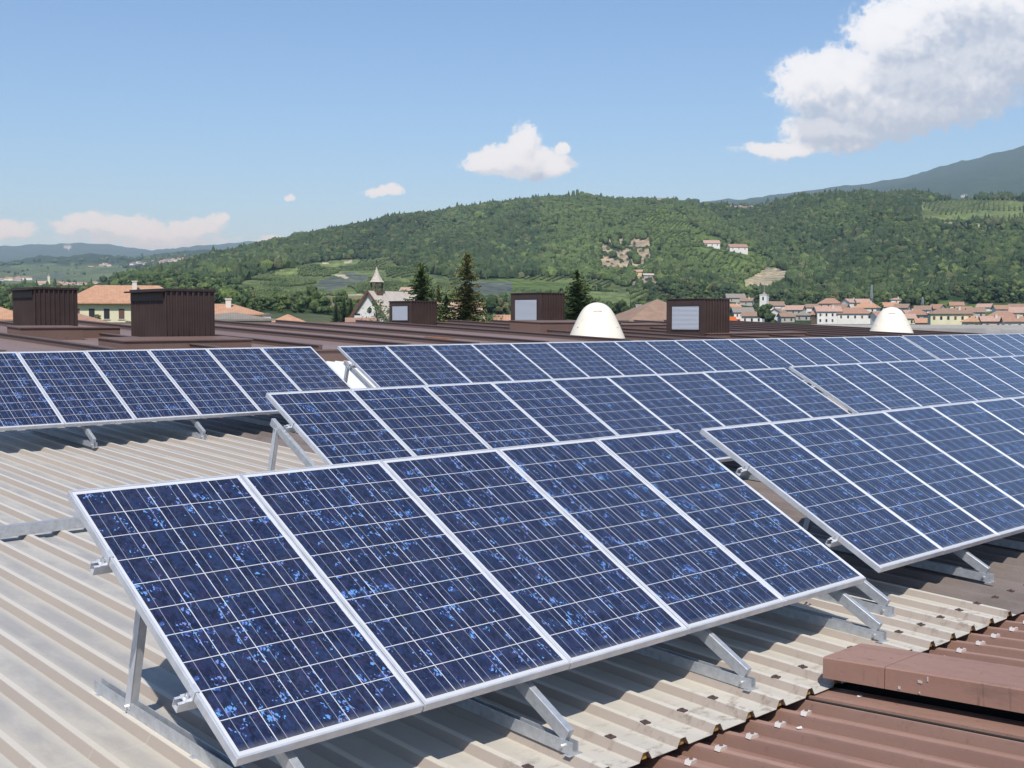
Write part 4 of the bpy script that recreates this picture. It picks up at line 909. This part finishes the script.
# pylons standing against the wooded hill
for px, y, r, h, lb in ((871.5, 298.5, 760, 8.5, 'grey lattice pylon against the dark wood above the village'), (922.5, 304, 720, 4.0, 'small grey mast among the trees above the village')):
    p = far_pt(px, y, r); t = empty('pylon', tuple(p), 0, lb, 'pylon')
    mb = MB(); bw = .8
    for sx in (-1, 1):
        for sy in (-1, 1): mb.bar((sx*bw, sy*bw, -4), (sx*.22, sy*.22, h), .14, .14)
    for i in range(6):
        z0 = i*h/6; z1 = (i+1)*h/6; a0 = bw+(.22-bw)*(z0+4)/(h+4); a1 = bw+(.22-bw)*(z1+4)/(h+4)
        for sg in (-1, 1): mb.bar((-a0*sg, -a0, z0), (a1*sg, -a1, z1), .08, .08); mb.bar((-a0, -a0*sg, z0), (-a1, a1*sg, z1), .08, .08)
    mb.build('lattice', M_galv, t); mb = MB(); mb.bar((-1.3, 0, h*.8), (1.3, 0, h*.8), .14, .14); mb.bar((-1.0, 0, h*.95), (1.0, 0, h*.95), .12, .12); mb.build('cross_arm', M_galv, t)

# ------------------------------------------------------------------ woodland as one mass
def icosphere(sub):
    import bmesh
    bm = bmesh.new(); bmesh.ops.create_icosphere(bm, subdivisions=sub, radius=1); v = np.array([x.co[:] for x in bm.verts]); f = np.array([[q.index for q in p.verts] for p in bm.faces]); bm.free(); return v, f
rs = np.random.RandomState(4)
def crowns(sub, nvar, rough, conif=False):
    v, f = icosphere(sub); out = []
    for i in range(nvar):
        q = v*(1+rough*(rs.rand(len(v), 1)-.5)*2)
        if conif:
            h = (q[:, 2]+1)/2; q[:, :2] *= (np.clip(1.12-h, .04, 1)*1.25)[:, None]*(.8+.4*rs.rand(len(v), 1)); q[:, 2] *= 1.5
        out.append(q)
    return out, f
M_leaf = bpy.data.materials.new('woodland_leaves'); M_leaf.use_nodes = True; k = NT(M_leaf.node_tree); b = k.n['Principled BSDF']
at = k.new('ShaderNodeAttribute', attribute_name='tint').outputs['Color']; oc = k.new('ShaderNodeTexCoord').outputs['Object']
k.put(b.inputs['Base Color'], k.mix(1., at, k.mix(k.ramp(k.noise(oc, .9, 2, .6), .35, .65), (.6, .62, .6), (1.45, 1.4, 1.25)), 'MULTIPLY')); b.inputs['Roughness'].default_value = .75; b.inputs['Specular IOR Level'].default_value = .15
def visible(daz, r, z, h):
    i = np.clip(np.searchsorted(az_c, daz), 1, nA-1); j = np.clip(np.searchsorted(rr, r-25)-1, 0, nR-1)
    return (z+h)/r > runmax[i, j]-.0006
def scatter(name, daz, r, z, size, tall, tint, sets, faces, sink=.25):
    n = len(r); th2 = np.radians(daz)+_y; P0 = np.stack([r*np.sin(th2), r*np.cos(th2), z], 1)
    nv = len(sets[0]); var = rs.randint(0, len(sets), n); Bs = np.stack(sets)[var]
    a = rs.rand(n)*6.283; ca_, sa_ = np.cos(a)[:, None], np.sin(a)[:, None]
    x = Bs[..., 0]*ca_-Bs[..., 1]*sa_; y = Bs[..., 0]*sa_+Bs[..., 1]*ca_
    V = np.stack([x*size[:, None], y*size[:, None], (Bs[..., 2]+1-sink)*tall[:, None]], -1)+P0[:, None, :]
    Fq = faces[None]+(np.arange(n)*nv)[:, None, None]
    return V.reshape(-1, 3), Fq.reshape(-1, 3), np.repeat(tint, nv, axis=0)
def cand(n, r0, r1, p0=-25, p1=1050):
    a0, a1 = math.degrees(math.atan((p0-512)/F)), math.degrees(math.atan((p1-512)/F))
    daz = rs.uniform(a0, a1, n); r = np.sqrt(rs.uniform(r0**2, r1**2, n)); return daz, r
def merge(name, parts, m, lab, cat=None, group=None):
    o = 0; Vs, Fs, Cs = [], [], []
    for v, f, c in parts: Vs.append(v); Fs.append(f+o); Cs.append(c); o += len(v)
    return tag(np_mesh(name, np.concatenate(Vs), np.concatenate(Fs), m, col=np.concatenate(Cs)), kind='stuff', label=lab, cat=cat)
def pxy(daz, r, z):
    px = 512+F*np.tan(np.radians(daz)); return px, 320.3-F*z/r/np.cos(np.radians(daz))
dec2, f2 = crowns(2, 8, .24); dec1, f1 = crowns(1, 8, .30); con1, _ = crowns(1, 6, .22, True)
KEEP_OUT = [(725, 1030, 430, 715)]
parts = []
for (cnt, r0, r1, sets, faces, szr, hf_) in ((5200, 440, 900, dec2, f2, (2.6, 4.6), 1.15), (82000, 880, 2260, dec1, f1, (2.8, 5.3), .95), (26000, 2270, 4700, dec1, f1, (5., 9.), .8)):
    daz, r = cand(cnt, r0, r1); z = ground_at(daz, r); px, py = pxy(daz, r, z); lc = cover_at(px, py, r)
    cl = vnoise(px/14, r/50, 91)
    keep = (lc == -1) | ((lc == kinds.index('scrub')) & (rs.rand(len(r)) < .35)) | ((lc == kinds.index('field')) & (rs.rand(len(r)) < .06)) | ((lc == kinds.index('rocks')) & (rs.rand(len(r)) < .04)) | ((lc == kinds.index('orchard')) & (r < 900) & (rs.rand(len(r)) < .03))
    keep &= visible(daz, r, z, 9.)
    if r0 > 2000: keep &= (((lc == -1) | (lc == kinds.index('field'))) & (fbm(px/9, r/170, 3, 44) > .53)) & ((px < 330) | (px > 660))
    for a_, b_, c_, d_ in KEEP_OUT: keep &= ~((px > a_) & (px < b_) & (r > c_) & (r < d_) & (rs.rand(len(r)) < .80))
    th_px = 8.5*F/r
    for (hx, hy, hw_, hr_, hh_) in CLEAR: keep &= ~((np.abs(px-hx) < hw_) & (((r < hr_+12) & (py-th_px < hy-hh_*.22) & (py > hy-hh_-1)) | (np.abs(r-hr_) < 9)))
    for up_ in (.5, 1.): 
        lc2 = cover_at(px, py-th_px*up_, r+25); keep &= ~np.isin(lc2, [kinds.index(q) for q in ('quarry', 'rocks', 'sand', 'net', 'net2', 'tan')])
    keep &= ~((px > 20) & (px < 205) & (r < 1500) & (rs.rand(len(r)) < .3))
    daz, r, z, px, py, lc = [q[keep] for q in (daz, r, z, px, py, lc)]; n = len(r)
    big = fbm(px/38, r/160, 3, 5); u_ = rs.rand(n)
    size = rs.uniform(*szr, n)*(.6+.8*vnoise(px/9, r/45, 8)); size[lc >= 0] *= .6
    dark = np.array([.034, .056, .024]); mid = np.array([.058, .088, .031]); lite = np.array([.096, .134, .042]); oliv = np.array([.084, .092, .044])
    t = np.clip((big-.35)*2.6+rs.randn(n)*.22, 0, 1)[:, None]
    tint = dark*(1-t)+mid*t; tint = np.where((u_ > .90)[:, None], lite*(.7+.4*rs.rand(n, 1)), tint); tint = np.where((u_ < .10)[:, None], oliv, tint)
    sc = (lc == kinds.index('scrub')); tint[sc] = lite*.85
    mh = (px > 540) & (px < 775) & (r > 950) & (inpoly(px, py, [(540,196),(690,203),(745,240),(792,285),(740,300),(540,300)])); tint[mh] = tint[mh]*.62+lite*.38
    tint = tint*(.78+.5*fbm(px/52, r/260, 3, 66))[:, None]
    cn = rs.rand(n) < np.where(px > 760, .16, .09)
    if sets is dec2: cn = np.zeros(n, bool)
    if sets is dec2:
        for q_ in range(11):
            th0 = rs.rand(n)*6.283; rad = size*rs.uniform(.1, .62, n); hz_ = size*rs.uniform(.2, 1.55, n)
            rad *= np.where(hz_ > size, .65, 1.); X_ = r*np.sin(np.radians(daz))+rad*np.cos(th0); Y_ = r*np.cos(np.radians(daz))+rad*np.sin(th0)
            s_ = size*rs.uniform(.26, .46, n); parts.append(scatter('', np.degrees(np.arctan2(X_, Y_)), np.hypot(X_, Y_), z+hz_-s_*.5, s_, s_*.9, tint*rs.uniform(.8, 1.2, (n, 1)), dec1, f1))
        continue
    parts.append(scatter('', daz[~cn], r[~cn], z[~cn], size[~cn], size[~cn]*hf_, tint[~cn], sets, faces))
    if cn.any():
        tc_ = tint[cn]*.35+dark*.65
        parts.append(scatter('', daz[cn], r[cn], z[cn], size[cn]*.72, size[cn]*1.15, tc_, con1, f1))
merge('forest', parts, M_leaf, 'dense mixed green woodland covering the hills behind the village')
# orchard bushes in rows on the terraces
v0_, f0_ = icosphere(1)
bush = [v0_*(1+.25*(rs.rand(len(v0_), 1)-.5)) for _ in range(5)]
gx, gy = np.meshgrid(np.arange(-400, 1500, 2.7), np.arange(200, 2200, 6.4)); gx = gx+rs.uniform(-.5, .5, gx.shape); gy = gy+rs.uniform(-.4, .4, gy.shape)
rot_ = R(24); bx_ = gx*math.cos(rot_)-gy*math.sin(rot_)+600; by_ = gx*math.sin(rot_)+gy*math.cos(rot_)
r = np.hypot(bx_, by_).ravel(); daz = np.degrees(np.arctan2(bx_, by_)).ravel()-YAW
ok_ = (daz > -26) & (daz < 26) & (r > 560) & (r < 2250); daz, r = daz[ok_], r[ok_]; z = ground_at(daz, r); px, py = pxy(daz, r, z); lc = cover_at(px, py, r)
keep = ((lc == kinds.index('orchard')) | (lc == kinds.index('scrub'))) & visible(daz, r, z, 3) & (vnoise(px/22, r/60, 61) > .40); daz, r, z, px = daz[keep], r[keep], z[keep], px[keep]
n = len(r)
if n > 26000: s_ = rs.permutation(n)[:26000]; daz, r, z, px = daz[s_], r[s_], z[s_], px[s_]; n = 26000
tt = vnoise(px/16, r/40, 71)[:, None]; tint = np.array([.046, .074, .028])*(1-tt)+np.array([.110, .145, .062])*tt
merge('orchard_rows', [scatter('', daz, r, z, rs.uniform(.9, 1.35, n), rs.uniform(1.1, 1.6, n), tint, bush, f0_, .1)], M_leaf, 'rows of fruit trees on the terraces below the wooded hill')
print('trees', sum(len(p[0]) for p in parts), 'orchard', n)

# ------------------------------------------------------------------ trees just beyond the roof
def leafmat(name, c0, c1):
    m = bpy.data.materials.new(name); m.use_nodes = True; k = NT(m.node_tree); b = k.n['Principled BSDF']
    oc = k.new('ShaderNodeTexCoord').outputs['Object']; n = k.new('ShaderNodeTexWhiteNoise', noise_dimensions='3D'); k.put(n.inputs[0], k.v('FLOOR', k.v('MULTIPLY', oc, (3, 3, 3))))
    k.put(b.inputs['Base Color'], k.mix(n.outputs[0], c0, c1)); b.inputs['Roughness'].default_value = .7; b.inputs['Specular IOR Level'].default_value = .2
    return m
M_spr = leafmat('spruce_needles', (.032, .058, .024), (.115, .155, .052)); M_spb = leafmat('yellowing_needles', (.058, .078, .028), (.185, .180, .068)); M_lf = leafmat('shrub_leaves', (.035, .06, .02), (.10, .14, .05))
M_bark = mat('bark', (.09, .065, .05), .9, var=.3, vscale=8)
def spruce(px, ytop, ybot, r, wpx, label, mneed, seed, gaps=.25, base_z=-12.):
    q = random.Random(seed); top = far_pt(px, ytop, r); base = Vector((top.x, top.y, base_z)); H = top.z-base_z
    cosf = 1/math.cos(math.atan((px-512)/F)); vis_h = (far_pt(px, ytop, r).z-far_pt(px, ybot, r).z); rad_vis = wpx/2/F*r/cosf
    t = empty('spruce_tree', tuple(base), 0, label, 'tree', 'spruces behind the factory roof')
    mb = MB(); mb.cyl((0, 0, 0), (0, 0, H*.97), .020*H/2+.04, .02, n=8); mb.build('trunk', M_bark, t)
    mb = MB(); z = H*.12
    while z < H-.08:
        dz = H-z; L = 1.25*rad_vis*(dz/vis_h)**.72 if dz < vis_h*1.25 else rad_vis*1.45
        nb = 8 if dz > 1.2 else 5; ph = q.random()*6.28
        for i in range(nb):
            if q.random() < gaps*.6: continue
            a = ph+i*6.283/nb+q.uniform(-.25, .25); l = L*q.uniform(.60, 1.18); l = l*(1.3 if q.random() < .06 else 1)
            droop = q.uniform(.18, .42)*l; n = max(3, int(l/.16)); d = Vector((math.cos(a), math.sin(a), 0)); s = Vector((-d.y, d.x, 0))
            for j in range(n):
                f_ = (j+.6)/n; c_ = d*(l*f_)+Vector((0, 0, z-droop*math.sin(f_*1.9)+.10*l*f_*f_))
                wd = (.34*l*(1-f_*.72)+.07)*q.uniform(.7, 1.2)
                for sg in (-1, 1):
                    e = c_+s*sg*wd+d*q.uniform(.02, .14)+Vector((0, 0, -q.uniform(.04, .22)))
                    hgt = q.uniform(.05, .12); mb.add([c_-d*.07, c_+d*.10, e, c_+Vector((0, 0, -hgt))], [(0, 1, 2), (0, 2, 3)] if sg > 0 else [(0, 2, 1), (0, 3, 2)])
        z += q.uniform(.13, .22)*(1 if dz > 1.5 else .6)
    mb.add([(.05, 0, H-.45), (-.04, .04, H-.45), (-.02, -.05, H-.45), (0, 0, H+.05)], [(0, 1, 3), (1, 2, 3), (2, 0, 3)])
    mb.build('crown', mneed, t)
    return t
spruce(467, 250, 325, 90, 46, 'tallest spruce, loose and yellowish, rising behind the factory roof', M_spb, 1, .5)
spruce(421, 261, 318, 95, 40, 'dark green spruce directly behind the smallest ventilator', M_spr, 2, .25)
spruce(439, 283, 325, 92, 15, 'thin yellowish spruce top between the two taller spruces', M_spb, 3, .7)
spruce(577.5, 268, 325, 95, 46, 'broad dark green spruce right of the ventilator beside the left dome', M_spr, 4, .2)
spruce(446, 292, 325, 90, 22, 'low ragged spruce at the right end of the smallest ventilator', M_spr, 6, .5)
for i, (px, yt, lb) in enumerate(((336, 301.5, 'left'), (344, 297, 'middle, tallest'), (351, 298, 'right'))):
    spruce(px, yt, 316, 330, 8.5, f'{lb} one of the three dark firs standing together left of the chapel', M_spr, 10+i, .1, base_z=-3.)
def leafy(name, px, ytop, r, wm, hm, label, m, seed, base_z=-10., n=900, lobes=7):
    q = random.Random(seed); top = far_pt(px, ytop, r); t = empty(name, (top.x, top.y, base_z), 0, label, 'tree' if 'tree' in name else 'shrub'); H = top.z-base_z
    mb = MB(); mb.cyl((0, 0, 0), (0, 0, H*.8), .14, .04, n=7)
    L = [(Vector((q.uniform(-.5, .5)*wm, q.uniform(-.5, .5)*wm, H-hm*q.uniform(.2, .85))), wm*q.uniform(.18, .34)) for _ in range(lobes)]
    for c_, _r in L: mb.bar((0, 0, H-hm*1.1), c_, .05, .05)
    mb.build('trunk', M_bark, t); mb = MB()
    for i in range(n):
        c_, rad = L[i % lobes]; d = Vector((q.gauss(0, 1), q.gauss(0, 1), q.gauss(0, 1))).normalized(); p_ = c_+d*rad*q.uniform(.55, 1.08)
        p_.z = min(p_.z, H)
        u_ = Vector((q.gauss(0, 1), q.gauss(0, 1), q.gauss(0, 1))).normalized(); w__ = u_.orthogonal().normalized(); s_ = q.uniform(.07, .14)
        mb.add([p_-u_*s_, p_+w__*s_*.6, p_+u_*s_, p_-w__*s_*.6], [(0, 1, 2, 3)])
    mb.build('crown', m, t); return t
leafy('leafy_shrub', 385, 306, 95, 3.4, 2.0, 'leafy shrub at the left end of the smallest ventilator', M_lf, 5)
leafy('leafy_tree', 379, 293, 100, 1.2, 3.2, 'thin leafy tree top before the chapel roof', M_lf, 7, n=260)
leafy('leafy_shrub', 490, 316, 100, 2.6, 1.2, 'low green bush between the tallest spruce and the next ventilator', M_lf, 8)
leafy('leafy_shrub', 97, 314.5, 175, 1.7, 1.6, 'small bush growing against the cream house', M_lf, 9, base_z=-4)
leafy('leafy_shrub', 130, 321, 175, 1.6, 1.6, 'small bush in front of the cream house next to the second ventilator', M_lf, 11, base_z=-5)
leafy('leafy_tree', 803, 314, 560, 9, 7, 'light green tree between the white houses and the orange-roofed houses of the village', M_lf, 12, n=700)
# crest pines
for i, (px, yt) in enumerate(((568, 193), (573.5, 189.5), (577, 190), (580, 192))):
    spruce(px, yt, yt+7, 2100, 4.2, f'{ORD[i]} from the left of four dark pines standing out on the hill crest', M_spr, 30+i, 0, base_z=float(far_pt(px, 201, 2100).z)) if False else None
for i, (px, yt, w_, hpx) in enumerate(((568.5, 193.5, 2.4, 7), (573.5, 190, 3.4, 10), (577.5, 189.5, 3.4, 10.5), (582.5, 191.5, 6, 9))):
    p = far_pt(px, yt, 2130); mtop = hpx/F*2130; t = empty('crest_pine', (p.x, p.y, p.z-mtop), 0, f'{ORD[i]} from the left of four dark pines standing out on the hill crest', 'tree', 'pines on the hill crest')
    mb = MB(); mb.cyl((0, 0, -3), (0, 0, mtop*.5), .5, .3, n=6); mb.build('trunk', M_bark, t)
    v_ = dec2[i].copy(); v_[:, :2] *= w_/2/F*2130; v_[:, 2] = (v_[:, 2]+1)/2*mtop*.85+mtop*.15; o = np_mesh('crown', v_, f2, M_spr, t)

# ------------------------------------------------------------------ air
HAZE = 8.8e-5
mh = bpy.data.materials.new('haze'); mh.use_nodes = True; nt = mh.node_tree; nt.nodes.clear(); k = NT(nt)
pv = k.new('ShaderNodeVolumePrincipled'); pv.inputs['Color'].default_value = (.54, .76, 1., 1); pv.inputs['Absorption Color'].default_value = (1, 1, 1, 1); pv.inputs['Density'].default_value = HAZE; pv.inputs['Anisotropy'].default_value = .0
ou = k.new('ShaderNodeOutputMaterial'); k.l.new(pv.outputs[0], ou.inputs[1])
mb = MB(); zmx = float(Z.max())+60; mb.box(-20500, 20500, -20500, 20500, float(Z.min())-1-12, zmx)
hz = mb.build('haze', mh); tag(hz, kind='stuff', label='thin blue air between the roof and the far mountains')
